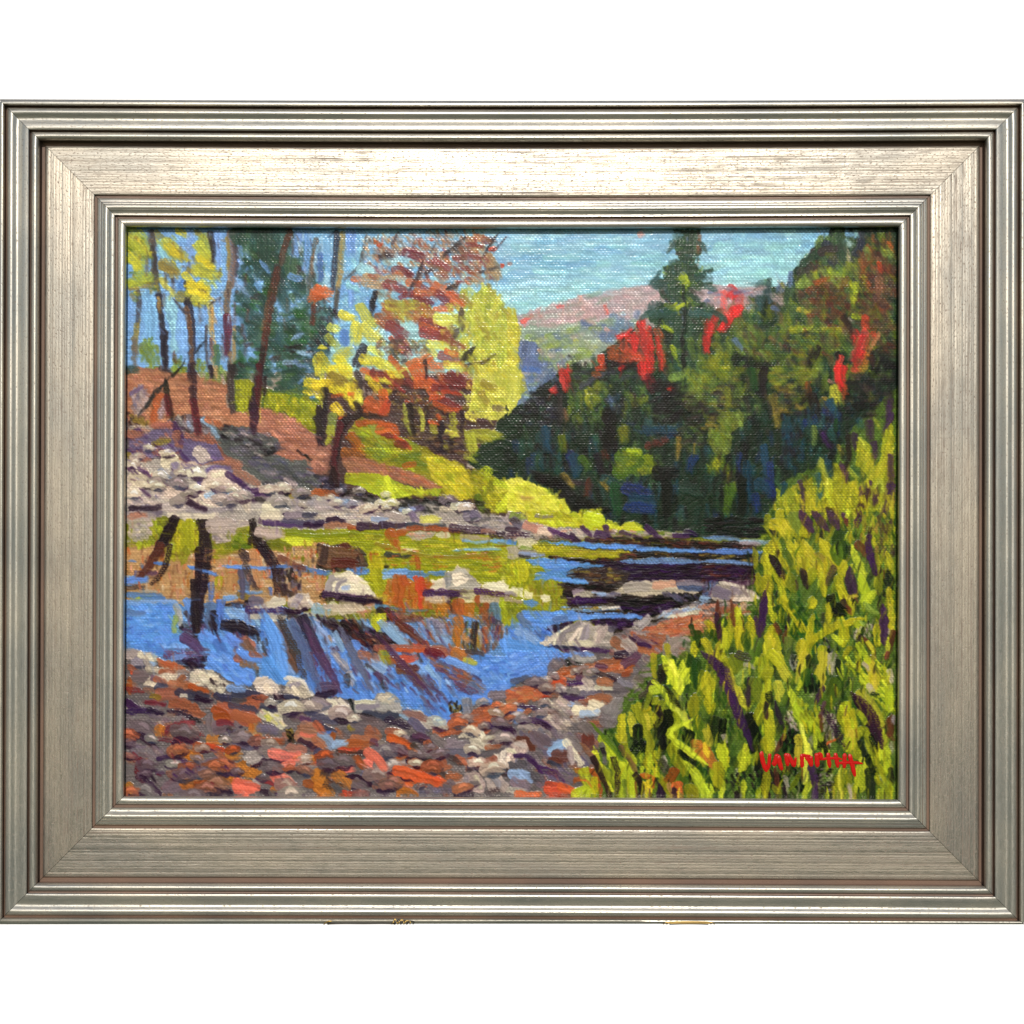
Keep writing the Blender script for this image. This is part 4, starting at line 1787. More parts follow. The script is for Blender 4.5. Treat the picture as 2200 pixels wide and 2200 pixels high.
p w1 0 0 440 0 640 130 760 140 1300 60 1340 0 1600 100 1700 30 1932 60 1932 360 1840 380 1720 400 1720 510 1640 520 1560 470 1460 450 1300 510 1400 700 1360 720 1160 720 1100 640 1000 560 850 500 740 400 600 400 540 480 380 480 220 450 0 430
f w1,w3,w1,w2,w5,w1 150 130 60 55 12 280 40 640 140 1200 200 1400 480 1380 700 1160 700 850 480 560 440 260 440
f w1,w3,w1,w2 60 110 60 20 30 1620 60 1932 80 1932 340 1680 380 1600 200
f w5,p4,r4,w2 40 120 50 70 15 0 40 120 60 220 340 160 430 0 420
s p4 110 60 360 180 360
s p2 70 20 430 180 400
s r3 70 180 20 280 160
s r2 50 200 40 300 160
s r2 60 320 220 350 320
s k2 60 300 250 300 330
s w5 60 600 200 640 340
s k2 50 490 140 580 180
s k2 60 640 280 680 360
s p4 60 600 220 700 300
f p4,w5,r4,n2 40 130 50 55 15 780 140 940 180 1160 240 1240 400 1100 400 900 260
f n2,p4,br,r4 50 150 44 25 12 1080 40 1300 100 1600 230 1640 360 1480 420 1300 260
f w5,p4,w4,w2,r4 60 130 40 52 10 100 60 1200 200 1500 380 1300 600 1000 480 300 420
s w3 90 960 100 1080 200
s w4 60 1100 160 1200 260
s br 90 440 30 860 60
s o3 80 860 70 980 60
s o5 70 720 90 900 140
s n3 80 820 160 980 160
s n2 60 820 190 960 220
s g2 110 670 40 680 90
s m2 70 1100 10 1190 40
s o2 110 1380 10 1500 40
s y2 60 1480 90 1560 110
s k2 50 1500 0 1640 20
s w3 80 1310 80 1460 140 1580 210
s w5 110 1540 360 1600 420
s p4 90 1420 340 1560 400
t w4 30 1190 220 1230 380
s w4 90 640 160 560 110
s k0 34 330 480 370 600
p r2 0 470 160 460 270 470 320 560 320 620 230 610 130 650 0 620
s r3 90 0 500 100 520
s r0 50 120 480 190 520 130 600 60 630
s r0 44 230 480 300 540
s r4 30 60 570 140 540
p r2 380 600 380 500 480 490 560 480 600 410 680 400 780 430 840 540 840 600 560 580 440 620
s r1 90 660 450 740 480
s r0 40 400 500 560 500
s r3 50 420 540 600 530
s r6 80 500 610 800 620
s k1 60 390 640 560 660
s k1 90 240 640 360 670
s r5 90 0 660 180 680
s p2 80 720 680 900 740
s r6 60 60 740 170 790
t w2 24 60 790 180 790
s gx 150 420 700 600 720
s gx 110 380 760 520 780
s y3 40 320 740 360 770
p r2 860 580 960 560 1060 600 1140 680 1140 760 1080 780 1000 720 900 640
s b3 90 900 610 1060 650
s w4 40 840 620 940 680
s r4 90 960 700 1060 790
f k0,k1,y3 24 60 40 80 30 1300 520 1420 480 1440 640 1340 640
s r1 50 1400 620 1430 620
s gv 110 1490 520 1520 640
s gv 90 1740 430 1860 420
s w1 70 1580 450 1700 480
p br 1140 740 1400 700 1530 600 1600 540 1740 510 1850 540 1932 580 1932 700 1700 700 1560 770 1400 820 1200 860 1140 800
f br,bs,br,o5 40 120 44 -12 12 1160 760 1560 680 1700 540 1900 640 1700 700 1300 820
s p1 70 1700 730 1900 770
p br 1640 740 1740 780 1860 790 1780 830 1660 810
s gx 130 1820 850 1900 850
p r1 1400 850 1480 790 1600 770 1680 860 1720 960 1700 990 1620 960 1520 920 1500 860
s r0 50 1600 800 1690 960
s r0 40 1640 800 1700 900
s r3 140 1340 930 1440 930
s r4 80 1300 990 1600 1000
s r3 60 1280 900 1360 870
s gv 90 1180 860 1250 900
s br 70 1700 950 1850 930
s gx 80 1860 950 1932 880
s r7 60 1640 1010 1860 970
p r0 1740 1020 1830 990 1932 920 1932 1130 1860 1150 1780 1090
s br 110 1160 980 1220 1060 1260 1120
s br 80 1400 1060 1560 1110 1750 1060
s br 90 1440 1080 1660 1130
s k2 60 1320 1040 1420 1110
f r7,r4,k2 30 110 50 10 12 1440 1130 1760 1130 1932 1180 1932 1240 1600 1210
p r2 1430 1240 1480 1190 1580 1180 1650 1230 1680 1330 1640 1390 1440 1390 1330 1370 1360 1290
p r2 1670 1240 1740 1200 1800 1180 1850 1260 1890 1320 1870 1390 1720 1390
s r3 60 1480 1260 1480 1350
s r1 50 1580 1240 1620 1340
s r3 60 1760 1240 1800 1340
s p2 60 1390 1400 1520 1400
s k2 70 1780 1380 1700 1390
s br 110 540 790 600 830
s br 80 720 790 830 800
s br 130 400 880 580 880
s o5 130 320 930 460 930
s o3 60 240 970 420 960
s p4 80 560 890 600 910
s o5 60 160 830 160 880
s w4 110 60 850 140 920
s w4 80 200 920 280 900
s br 80 0 720 60 780
s br 90 0 880 80 940
s r5 90 20 1000 140 1040
s k2 60 220 1000 440 1010
s k2 70 440 1000 700 1020
s k2 60 660 1070 760 1110
s o3 60 60 1100 0 1100
s p2 70 960 850 1120 900
s p4 60 980 830 1100 850
s p2 60 720 900 860 970
p o1 720 850 780 825 860 840 940 890 980 950 920 970 820 930 740 900
s k2 60 960 930 1060 1010
s gv 90 660 920 720 960
s b1 110 800 1010 900 1020
s gv 90 1080 980 1110 1010
s o5 60 780 1070 860 1040
s p2 80 920 1070 1000 1090
s k1 60 1040 1040 1080 1080
s k2 60 1090 1080 1140 1080
s gv 90 820 1130 880 1150
s br 90 1100 920 1160 980
s br 70 1180 1160 1300 1140
p sa 480 1060 520 1020 600 1030 700 1100 740 1140 660 1180 640 1210 560 1160 480 1110 410 1090
s sa 60 200 1160 360 1160
s o5 80 400 1060 460 1130
t d3 12 420 1100 560 1170 640 1200
p o1 660 1160 760 1140 840 1180 900 1130 1040 1120 1200 1190 1280 1270 1270 1320 1200 1310 1080 1260 960 1300 860 1290 760 1270 680 1220
s o1 50 740 1200 1000 1220
s o3 50 1080 1180 1230 1270
s k2 60 1180 1160 1320 1240 1260 1220
s br 80 1320 1240 1400 1240
s gx 110 1320 1320 1260 1370
f gx,r4 20 120 50 10 15 1000 1350 1340 1330 1380 1400 1040 1400
s p2 40 1080 1280 1180 1300
p o1 990 1300 1060 1280 1090 1340 1020 1350
p o2 790 1340 880 1330 980 1370 1030 1410 790 1410
s o1 70 780 1290 920 1310
t d3 14 670 1280 740 1270 780 1340
t d3 12 660 1290 780 1330
t d3 10 780 1300 900 1330 1010 1400
s o2 150 20 1230 60 1260
s o2 130 40 1340 120 1390
s o2 130 220 1220 300 1320
s k2 90 100 1160 80 1220
s k2 110 120 1310 260 1350
s r7 60 180 1330 280 1380
p p2 280 1230 360 1200 460 1220 550 1300 550 1340 480 1320 420 1270 320 1250
s r4 70 480 1200 540 1240
s b3 110 600 1230 640 1290
s gx 110 400 1310 460 1340
s p2 60 360 1380 420 1400
s p2 50 620 1380 700 1390
s b3 60 580 1330 740 1340
s o3 50 280 1390 340 1400
T D3
p w1 0 0 640 0 640 30 560 80 420 80 400 200 380 240 240 240 120 300 0 340
f w1,w3,w1 30 110 50 -20 20 0 10 560 10 400 160 220 230 0 300
s p4 30 600 0 800 10
s w3 50 640 30 840 40
s r2 60 660 60 860 70
p gv 400 110 460 60 560 65 560 140 480 160 440 220 390 230
s k0 70 600 100 700 120
s k2 50 120 270 180 300
s r5 60 60 290 200 250
p r4 200 290 280 230 340 250 360 300 240 330
s w2 30 40 230 100 220
f gv,gw,gx,gw 80 120 60 10 30 440 100 1200 40 1420 60 1420 280 1200 500 700 420 440 320
p br 430 250 500 180 640 140 840 110 1000 60 1260 60 1240 200 1100 210 900 180 760 230 640 250
f br,bs,b4,o5 40 90 40 -15 15 450 240 640 160 1240 90 1230 190 860 190 640 240
p bs 390 370 400 260 500 220 600 270 580 340 460 390
s o3 60 430 300 540 300
s p4 60 900 140 980 160
s k2 50 870 200 1000 240 1100 310
t p2 50 1000 240 1110 320
s p2 60 1090 50 1180 70
s p4 90 1180 110 1280 40
s o5 60 1160 220 1200 210
s p4 60 700 250 740 260
s p1 60 620 310 760 310
s r1 90 790 290 820 330
s r0 70 680 380 860 380
s r0 50 890 350 1030 370
s br 80 920 290 1020 310
p gx 1040 300 1140 250 1240 320 1240 380 1140 420 1040 390
s r3 60 1120 290 1220 340
s r7 30 880 400 1100 400
s r4 60 720 420 900 420
s br 80 840 460 1000 460
s p1 60 580 460 740 460
s br 50 720 490 800 490
s w4 50 620 520 700 520
p br 0 370 160 330 320 350 370 420 300 480 120 500 60 560 0 700
f br,bs,o4 40 100 44 0 20 0 380 320 360 360 440 100 490 0 660
s o3 30 360 440 430 440
f r1,gw,r2,gw 80 120 50 30 20 360 480 760 480 700 700 620 780 420 840 100 740 340 640
s r0 110 700 580 860 590
s r0 110 860 530 920 560
s w4 80 760 610 880 600
s gv 150 960 580 1060 600
s gv 150 1000 700 1100 500
s gx 130 940 680 1040 700
s p1 50 120 520 340 580
s w1 50 50 590 150 590
s w1 50 70 600 90 700
s br 60 200 590 140 640
s p1 60 140 680 300 680 420 750
s p2 50 300 700 420 760
s p2 60 0 740 60 790
f gx,r4,gv 70 140 60 60 15 0 800 240 780 500 800 640 800 900 900 820 1140 560 1180 0 1100
s gx 130 260 820 420 940
s gv 110 580 830 700 960
p n3 30 880 100 820 200 830 280 920 290 980 220 970 180 900
p r1 20 930 60 880 180 870 220 950 180 1000 120 1020 40 1100 50 1160 0 1130 0 960
s r0 50 20 970 80 1000
s r2 60 100 910 160 930
s r0 50 0 1060 40 1120
p w4 390 1020 420 930 500 870 600 870 620 960 520 1000 440 1060
s w4 60 440 960 560 890
s n3 130 500 1030 600 1030
s n3 60 430 1070 520 1090
s r0 70 580 900 660 1000 720 1100
s r2 60 620 960 640 1100
s r6 40 410 1090 520 1130
s n3 130 790 860 800 940
s gx 110 760 740 800 780
s p1 44 80 1030 200 1030 280 1100 320 1180
s p1 44 220 1060 300 1130
s p1 80 340 1160 460 1200 540 1290
s p1 50 220 1220 360 1280
p r7 20 1090 180 1070 220 1180 360 1200 380 1290 220 1300 120 1190 30 1150
s w4 110 60 1210 180 1220
s r3 110 80 1290 180 1330
s r2 60 20 1370 160 1380
s w4 50 140 1190 230 1280
f r4,gx 24 110 50 20 15 240 1290 640 1180 700 1260 540 1330 320 1330
s o1 60 100 1400 320 1400
s o3 130 430 1350 560 1370
s o1 90 540 1340 660 1380
s o2 60 700 1170 840 1180
s o5 60 680 1260 760 1260
f k0,g6,k0,e6,g6 90 110 50 75 25 900 740 1100 780 1220 560 1440 260 1500 60 1932 60 1932 1426 1300 1426 1000 1000
s g2 60 1450 40 1460 260
s k1 80 1540 160 1520 300
s k2 90 1440 320 1400 400
s k2 60 1320 440 1420 400
p g5 1580 60 1640 80 1720 240 1740 160 1800 160 1810 300 1760 340 1740 400 1720 440 1660 420 1640 340 1580 310
t yl 50 1590 80 1700 260
s yl 50 1700 280 1700 400
s g4 110 1760 60 1860 180
s g6 130 1800 60 1880 320
s g4 60 1840 100 1830 300
s g5 90 1440 380 1540 380 1620 520
s g6 60 1560 340 1640 480
s yl 80 1660 540 1740 640 1800 760
s g5 60 1780 720 1820 760
s g2 110 1860 430 1830 620
s g3 80 1920 200 1932 400
s g4 110 1880 660 1932 860
s g3 90 1520 520 1580 700
s g2 90 1640 600 1660 740
p g2 1230 530 1270 480 1340 500 1380 560 1440 600 1500 640 1500 700 1430 760 1400 780 1440 860 1480 1060 1420 1100 1360 1060 1370 900 1330 760 1250 640
s g1 60 1400 560 1340 560
s y2 40 1370 620 1400 760
s g2 60 1440 520 1480 460
s g3 60 1400 440 1360 560
p g1 1100 640 1150 610 1170 700 1180 790 1180 900 1140 930 1070 860 1080 790
p y2 1180 610 1220 580 1260 660 1280 740 1260 860 1210 830
s k0 110 1290 780 1290 900
s k0 130 1520 740 1540 900
s k0 130 1300 930 1260 980
s k1 60 1490 560 1540 680
s k0 110 1590 620 1560 760
s g3 110 1640 810 1620 900
s g2 110 1630 960 1680 1080 1760 1180
s k0 90 1800 820 1800 880
s k0 110 1740 1000 1800 1040
s r2 50 1540 1050 1560 1130
s k2 90 1520 1100 1580 1180
f g7,g2,g1 24 120 50 85 12 1300 1000 1480 980 1500 1160 1580 1330 1440 1300 1300 1200
s g2 80 1540 1280 1620 1426
s g4 110 1720 1240 1760 1400
s g2 110 1780 1330 1860 1400
s o5 110 1640 1200 1600 1260
s o4 60 1600 1320 1620 1400
s o1 110 1680 1340 1690 1400
s o1 50 1330 1220 1430 1250 1430 1330
s y1 90 1380 1310 1390 1390
t y2 100 1740 970 1860 1010 1932 1110
s o2 80 1860 910 1932 930
s o2 90 1900 1000 1932 1060
s g5 80 1750 1090 1840 1180 1932 1290
s g5 60 1860 1240 1932 1400
t g6 50 1860 1060 1932 1180
p g7 880 840 960 830 1040 960 1100 1040 1180 1120 1220 1200 1250 1426 1060 1426 1040 1240 1000 1080 940 960
p g5 840 1000 860 920 900 1040 1000 1200 1060 1400 980 1380 900 1160
s g7 110 960 920 1080 1060
s g7 90 1100 1060 1200 1180
s g7 130 1210 1180 1220 1400
s g5 60 1240 1030 1250 1100
s g2 60 1160 920 1240 1060
t g4 50 820 700 960 850 1160 1090
s r4 50 930 920 970 1100
s k1 40 940 970 960 1020
s g6 60 1060 860 1180 1060
s g3 60 980 1180 1060 1300
s g4 60 1160 1300 1180 1400
t n2 50 720 900 820 1010 900 1140
s k1 60 850 1060 900 1160 960 1290 1010 1420
s k1 60 1050 1060 1090 1200 1080 1410
s n2 50 1120 950 1240 1120 1290 1260
s k1 60 1270 1220 1320 1330 1320 1410
s g7 110 760 1200 800 1320 770 1400
s yl 60 740 1380 840 1390
s g7 110 690 1400 800 1370
s o5 50 840 1180 900 1280
s o3 50 900 1330 920 1400
s g1 70 860 1270 870 1400
t o1 16 690 1270 780 1270 830 1340
p p2 1480 1340 1500 1290 1530 1340 1560 1420 1480 1420
p p2 1620 1380 1650 1320 1670 1400 1670 1420 1610 1420
T D4
p p1 0 20 90 20 190 120 240 260 320 440 330 560 400 700 480 880 490 960 440 880 340 700 280 580 200 360 100 160 20 60
s p2 44 130 80 220 220
s p2 40 350 650 470 900
f g4,g6,e4 40 150 50 75 12 30 170 200 420 400 860 260 900 120 700 60 600
s g1 130 30 240 50 420
s g1 90 40 440 60 580
s g1 90 160 60 220 60
s g2 90 240 100 280 200
s y2 90 260 220 340 400
s y2 90 340 380 430 540
s g3 130 340 180 300 60
s k2 90 360 30 440 60
s e5 110 380 260 420 220
s r2 44 420 130 500 160
t p2 60 450 270 450 380 450 520
f g2,g3,g7 40 110 50 85 15 500 40 680 80 690 250 560 260
s g2 110 600 200 660 200
s g3 130 520 320 560 460
s g1 90 650 290 620 440 590 560
s k0 60 650 420 670 500
s k0 80 480 720 540 860
s k0 110 130 700 100 860
s k0 80 200 700 180 880
s r2 50 210 840 230 880
s k0 110 470 660 520 980
s g1 110 640 620 660 800 650 960
s g2 90 560 520 540 700
s g2 60 600 860 620 960
s y2 110 740 60 780 160 840 260
s g1 110 680 30 760 120
s y2 110 740 340 760 440
s g4 60 830 380 800 500
s r3 70 890 60 900 160
f r2,k0 14 40 24 88 10 870 40 940 40 930 200 880 200
s y2 70 1000 40 960 160 940 290
s g5 60 1030 80 990 240 950 360
s g5 60 830 330 880 440 900 540
s k0 60 1040 60 1040 140
f k0,g6 24 90 50 80 20 1010 260 1180 260 1160 380 1000 380
s g6 90 1030 180 1020 320
s e6 110 880 20 880 20
p y2 1150 0 1240 0 1250 80 1200 180 1220 300 1200 380 1160 340 1150 250 1090 230 1130 120
s r2 90 1270 60 1270 200
s k0 60 1330 100 1360 240
s g6 130 1300 280 1340 340
s g4 130 1300 330 1260 440
s g4 90 1160 430 1230 500
t p1 60 1190 340 1150 420 1110 500
s p4 44 1200 510 1170 640
s n3 40 1160 640 1170 780
f r2,r1,r2,k2 60 50 26 88 20 1180 560 1330 550 1330 700 1300 860 1250 960 1180 860
f r2,r1,k1 40 50 26 60 20 810 600 880 590 940 740 960 800 880 780 820 700
p g2 1360 500 1440 480 1500 600 1540 760 1580 1080 1500 1060 1440 1000 1400 860 1360 760 1320 640
f g7,g2,g1,y2 40 120 44 78 12 1370 520 1460 520 1520 760 1560 960 1440 920 1360 700
s y2 60 1460 800 1490 980
f g7,g5,g2 70 130 44 50 20 1370 60 1560 40 1800 120 1860 300 1870 560 1780 560 1560 300 1440 180
s g5 60 1580 220 1640 280 1700 380
s y2 110 1640 120 1700 320
s g7 60 1600 50 1640 110
s r2 40 1590 120 1640 180
s r2 60 1640 350 1680 400
s k0 40 1680 410 1730 420
s r1 60 1840 200 1860 290
s m1 44 1820 20 1820 70
t y3 60 1660 40 1700 60
p p2 1480 420 1540 440 1600 540 1680 640 1760 800 1760 900 1720 960 1680 840 1600 700 1520 560
s p2 60 1500 460 1600 600
s y2 110 1570 420 1680 560 1760 720
s g7 90 1840 380 1850 560
s g7 60 1540 600 1600 700
s k0 60 1560 900 1620 1040
s g2 90 1560 760 1640 820
s g2 90 1620 860 1700 1100
s k0 110 1700 860 1720 960
s g7 80 1800 800 1790 900 1830 1060
t n3 90 1860 640 1840 760 1870 860
s r3 44 1880 650 1880 700
s o1 24 1210 920 1330 860
s k0 90 1160 900 1200 980
s k0 60 1340 800 1360 900
s yl 44 960 630 980 760 1000 900
s g7 110 920 520 960 620 1060 720
f g7,g2,g3 30 90 44 70 20 900 420 1040 540 1160 560 1140 760 1020 720
s g7 70 1080 740 1160 860
s g5 40 1090 820 1110 960
p yl 970 820 1030 840 1070 960 1070 1060 990 1060
f k0,g6,k0 50 90 44 80 15 860 760 960 820 950 980 800 990 780 900
t p2 60 720 500 750 620 800 760
s n3 50 800 840 760 920 720 990
t p2 60 620 500 620 580 630 660
s y2 70 940 860 940 980
s y2 70 940 980 940 1110
f g7,g1 30 130 40 100 12 140 930 240 960 260 1120 220 1160 180 1060
p g7 130 960 180 910 240 960 260 1130 200 1160 140 1060
s g7 90 1440 860 1420 960
s o2 110 20 960 80 1080 120 1140
s y1 60 20 920 60 1020
s y2 80 40 800 70 900
s g6 40 20 1160 80 1290
f k0,g6,k1 50 90 44 60 25 140 1200 640 1200 640 1426 100 1426
p g7 340 1060 400 880 450 930 480 1060 420 1180 360 1180
s g7 80 530 1000 500 1110
s k0 60 530 1150 550 1050
f k0,k1,g6 50 110 50 70 25 560 1120 1000 1150 1000 1426 560 1426
s g7 90 80 1180 180 1320 200 1350
s g2 110 150 1150 150 1290
s g2 90 640 1180 620 1300 610 1426
s g5 50 410 1260 400 1426
s g7 44 560 1340 540 1426
t n3 60 720 1150 730 1260 750 1350
s g3 60 700 1320 760 1400
s g3 44 860 1360 960 1200
s yl 70 1010 1100 1010 1280
s g5 60 1060 1290 1000 1426
s r2 50 810 1250 840 1310
s p1 80 1080 1160 1100 1260 1110 1426
f r2,k0,k0,k1 60 44 24 0 12 1130 1150 1280 1150 1280 1426 1140 1426
f g3,y3,g2 40 130 40 90 6 1290 1150 1540 1150 1540 1426 1290 1426
t y2 40 1360 1130 1370 1420
s g7 150 1590 1120 1580 1240 1540 1350
s g5 60 1580 1070 1610 1200
s k0 110 1650 1200 1660 1426
s k0 60 1630 1040 1680 1180
f g7,g2,g3 50 140 44 75 12 1700 980 1860 1060 1880 1420 1720 1420
s k0 60 1850 1180 1870 1260
s r2 50 1440 1330 1460 1420
s g5 40 1750 980 1760 1060
s g5 110 20 1330 60 1400
s g5 60 200 1370 180 1410
T K
g br,gv,gx,r2,gw,b3,gx,br,o5 52 46 20 600 300 640 620 700 760 700 740 810 20 810
g r2,gv,r1,gx,br 26 42 700 640 1060 560 1100 620 980 800 740 810
g br,gv,bs,r2,gw 26 32 860 590 1200 470 1330 440 1200 560 1060 620 900 640
g r0,r1,r2 7 44 330 540 560 560 700 590 680 600 340 560
f p1,p2,m2 14 26 9 28 16 20 640 500 680 480 810 20 810
s sa 30 420 690 480 700
s sa 30 320 775 370 785
s o1 30 760 740 870 770
s o1 22 740 650 780 660
s sa 28 680 690 720 730
f k0,e6,k1,g6 40 50 10 96 14 1240 800 1500 380 1790 60 2100 60 2100 810 1240 810
f g3,g4,g2,g1 60 60 10 98 16 1290 800 1540 440 1790 60 2100 60 2100 810 1240 810
f g5,g7,g1,g1 60 60 10 94 18 1290 800 1590 420 1800 80 2100 60 2100 810 1240 810
f p2,k1,n3,p1 16 50 8 85 18 1300 800 1560 360 2100 60 2100 810 1240 810
t p2 18 1910 560 1950 620 1980 680
t g5 24 1484 430 1500 470 1512 500
t g5 20 1536 440 1530 480 1515 510
t g5 20 1455 495 1490 525 1510 570
t g5 20 1560 600 1500 640 1600 720
T D3
p g5 1580 60 1640 80 1720 240 1740 160 1800 160 1810 300 1760 340 1740 400 1720 440 1660 420 1640 340 1580 310
t yl 50 1590 80 1700 260
t yl 50 1700 250 1700 400
t k0 60 1560 340 1640 480 1720 560
t g6 60 1840 60 1850 200 1860 340
T C4
t p1 80 620 790 600 940 570 1200
t p1 90 1790 940 1790 1080 1790 1290
t p2 80 670 440 740 540 790 660
t p1 70 1640 260 1650 420 1700 600
T D4
t p1 90 0 20 190 160 320 460
t p1 70 300 420 400 700 490 960
t p2 110 1480 420 1660 620 1760 930
T C1
p r0 1220 940 1360 900 1480 840 1560 860 1600 920 1500 950 1240 960
p r1 1600 860 1700 800 1800 800 1860 900 1840 950 1620 950
s r3 80 1710 850 1670 920
t r0 34 1790 830 1850 920
s p1 70 1220 975 1560 975
s p2 46 1590 980 1780 960
s r1 50 1260 1040 1560 1040
s r4 90 1260 880 1330 880
T H
t p4 26 500 110 545 200 600 300
t k2 26 435 100 475 190 505 262
t w1 44 398 100 428 170 448 250
t r4 22 600 130 650 230 690 300
t p4 20 700 150 780 240 860 330
t w5 22 470 115 500 190 545 300
'''
# ---------------------------------------------------------------- the painter: lays brush strokes (colour + paint thickness) on a grid
PAL = dict(a0=(128,176,214),a1=(160,210,212),a2=(120,160,220),a3=(118,170,204),a5=(146,192,212),h1=(152,166,152),h2=(190,160,158),rr=(186,52,46),rq=(150,60,50),a4=(184,206,216),
 y1=(228,206,30),y2=(198,186,48),y3=(146,126,50),y4=(174,178,58),y5=(202,198,82),yl=(230,226,78),
 k0=(14,17,17),k1=(34,22,32),k2=(66,52,52),
 n1=(186,148,82),n2=(124,88,62),n3=(98,48,38),n4=(92,24,36),n5=(108,92,80),
 e1=(42,70,58),e2=(48,86,84),e3=(70,102,62),e4=(104,122,50),e5=(142,162,72),e6=(20,36,25),e7=(34,84,38),e8=(34,76,96),e9=(32,52,106),
 b1=(176,118,92),b2=(158,100,76),b3=(142,98,86),b4=(204,146,120),
 o1=(206,96,40),o2=(182,110,36),o3=(204,74,42),o4=(178,136,92),o5=(164,80,34),
 m1=(130,48,52),m2=(108,34,44),
 r0=(228,216,190),r1=(206,190,168),r2=(176,162,154),r3=(142,132,140),r4=(106,98,118),r5=(76,73,96),r6=(48,52,74),r7=(86,84,86),
 p1=(64,32,82),p2=(44,22,48),p3=(108,94,132),p4=(94,62,90),
 w1=(96,146,218),w2=(78,120,190),w3=(122,162,216),w4=(150,176,210),w5=(96,116,152),
 g1=(190,180,16),g2=(156,154,20),g3=(122,128,24),g4=(84,108,30),g5=(206,214,42),g6=(34,66,24),g7=(178,190,28),
 d1=(214,38,34),d2=(226,82,70),d3=(220,158,146),d4=(184,160,162),
 gv=(130,118,120),gw=(152,136,130),gx=(112,98,104),br=(166,96,66),bs=(192,106,66),sa=(224,114,94))
PX0, PY0, PSTEP, PNX, PNY = 262.0, 478.0, 1.25, 1341, 1000
def run_painter(data):
    rng = np.random.RandomState(7)
    col = np.zeros((PNY, PNX, 3), np.float32); col[:] = (165, 152, 138)
    thick = np.zeros((PNY, PNX), np.float32)
    gy, gx = np.mgrid[0:PNY, 0:PNX].astype(np.float32)
    def vnoise(cx, cy, n=256):                       # value noise over the grid, cell size cx, cy (grid units)
        t = rng.rand(n, n).astype(np.float32)
        u = gx/cx; v = gy/cy
        iu = u.astype(int); iv = v.astype(int); fu = u-iu; fv = v-iv
        fu = fu*fu*(3-2*fu); fv = fv*fv*(3-2*fv)
        a = t[iv % n, iu % n]; b = t[iv % n, (iu+1) % n]; c = t[(iv+1) % n, iu % n]; d = t[(iv+1) % n, (iu+1) % n]
        return (a*(1-fu)+b*fu)*(1-fv)+(c*(1-fu)+d*fu)*fv
    wx = (vnoise(9, 9)-.5)*5+(vnoise(3.2, 3.2)-.5)*2.6
    wy = (vnoise(9, 9)-.5)*5+(vnoise(3.2, 3.2)-.5)*2.6
    # the weave: horizontal threads that pass over and under vertical ones
    X = gx*PSTEP; Y = gy*PSTEP
    jr = np.cumsum(rng.normal(0, .05, PNY)).astype(np.float32); jr -= np.linspace(jr[0], jr[-1], PNY)
    yy = Y/4.8 + (vnoise(90, 7)-.5)*.5 + jr[:, None]*.5
    xx = X/3.9 + (vnoise(7, 70)-.5)*.9
    row = np.floor(yy); cl = np.floor(xx)
    tr = rng.rand(400).astype(np.float32); ro = rng.rand(400).astype(np.float32)
    weft = np.sin(np.pi*(yy-row))*(.70+.30*np.cos(np.pi*(xx+row+.5*ro[row.astype(int) % 400])))*(.72+.4*tr[row.astype(int) % 400])
    warp = np.sin(np.pi*(xx-cl))*(.50-.36*np.cos(np.pi*(cl+.5+yy-.5)))*.62*(.7+.5*tr[(cl.astype(int)+77) % 400])
    weave = np.maximum(weft*(.55+.9*vnoise(26, 5)), warp)*(.55+.9*vnoise(5, 4))
    line = rng.rand(400).astype(np.float32)          # bristle profile
    line2 = rng.rand(400).astype(np.float32)
    def bristle(v, off):
        w = v*1.05+off; i = np.floor(w).astype(int); f = w-i
        return line[i % 400]*(1-f)+line[(i+1) % 400]*f
    def put(y0, y1, x0, x1, a, c, lat, lon, amt, dry, op=1.0):
        off = rng.rand()*300
        b = bristle(lat/1.1, off)-.5
        b2 = bristle(lat/3.0, off+50)-.5
        wv = weave[y0:y1, x0:x1]
        a = a*op*np.clip(1.0+(wv-.5)*dry+b*.6*dry, 0, 1)
        jit = (rng.rand(3)-.5)*10+(rng.rand()-.5)*12
        cc = np.array(c, np.float32)+jit
        sh = 1+.16*b+.16*b2
        m_ = a.sum()
        if m_ > 1:                                   # wet paint picks up what lies under it
            und = (col[y0:y1, x0:x1]*a[..., None]).sum((0, 1))/m_
            cc = cc*(1-.13)+und*.13
        tgt = np.clip(cc[None, None, :]*sh[..., None]+(b2*8)[..., None], 4, 250)
        A = a[..., None]
        col[y0:y1, x0:x1] = col[y0:y1, x0:x1]*(1-A)+tgt*A
        rim = 4*a*(1-a)
        t = thick[y0:y1, x0:x1]
        thick[y0:y1, x0:x1] = t*(1-a*.75)+a*amt*(.75+.9*b+.35*rng.rand())+rim*amt*.35
    def stroke(pts, w, c, taper=False, amt=1.0, dry=.7, op=.93, soft=1.3):
        P = np.array(pts, np.float32)                # in grid units
        if len(P) == 2:                              # a hand never draws a straight line
            d = P[1]-P[0]; m = (P[0]+P[1])/2+np.array([-d[1], d[0]])*(rng.rand()-.5)*.16
            P = np.array([P[0], m, P[1]])
        if len(P) >= 3:                              # smooth it
            Q = [P[0]]
            for i in range(len(P)-1):
                p0 = P[max(i-1, 0)]; p1 = P[i]; p2 = P[i+1]; p3 = P[min(i+2, len(P)-1)]
                for t in (.25, .5, .75, 1.):
                    Q.append(.5*((2*p1)+(-p0+p2)*t+(2*p0-5*p1+4*p2-p3)*t*t+(-p0+3*p1-3*p2+p3)*t**3))
            P = np.array(Q)
        r = w/2
        e0 = P[0]-P[1]; e1 = P[-1]-P[-2]; P = P.copy()
        P[0] += e0/(np.hypot(*e0)+1e-6)*r*.45; P[-1] += e1/(np.hypot(*e1)+1e-6)*r*.6
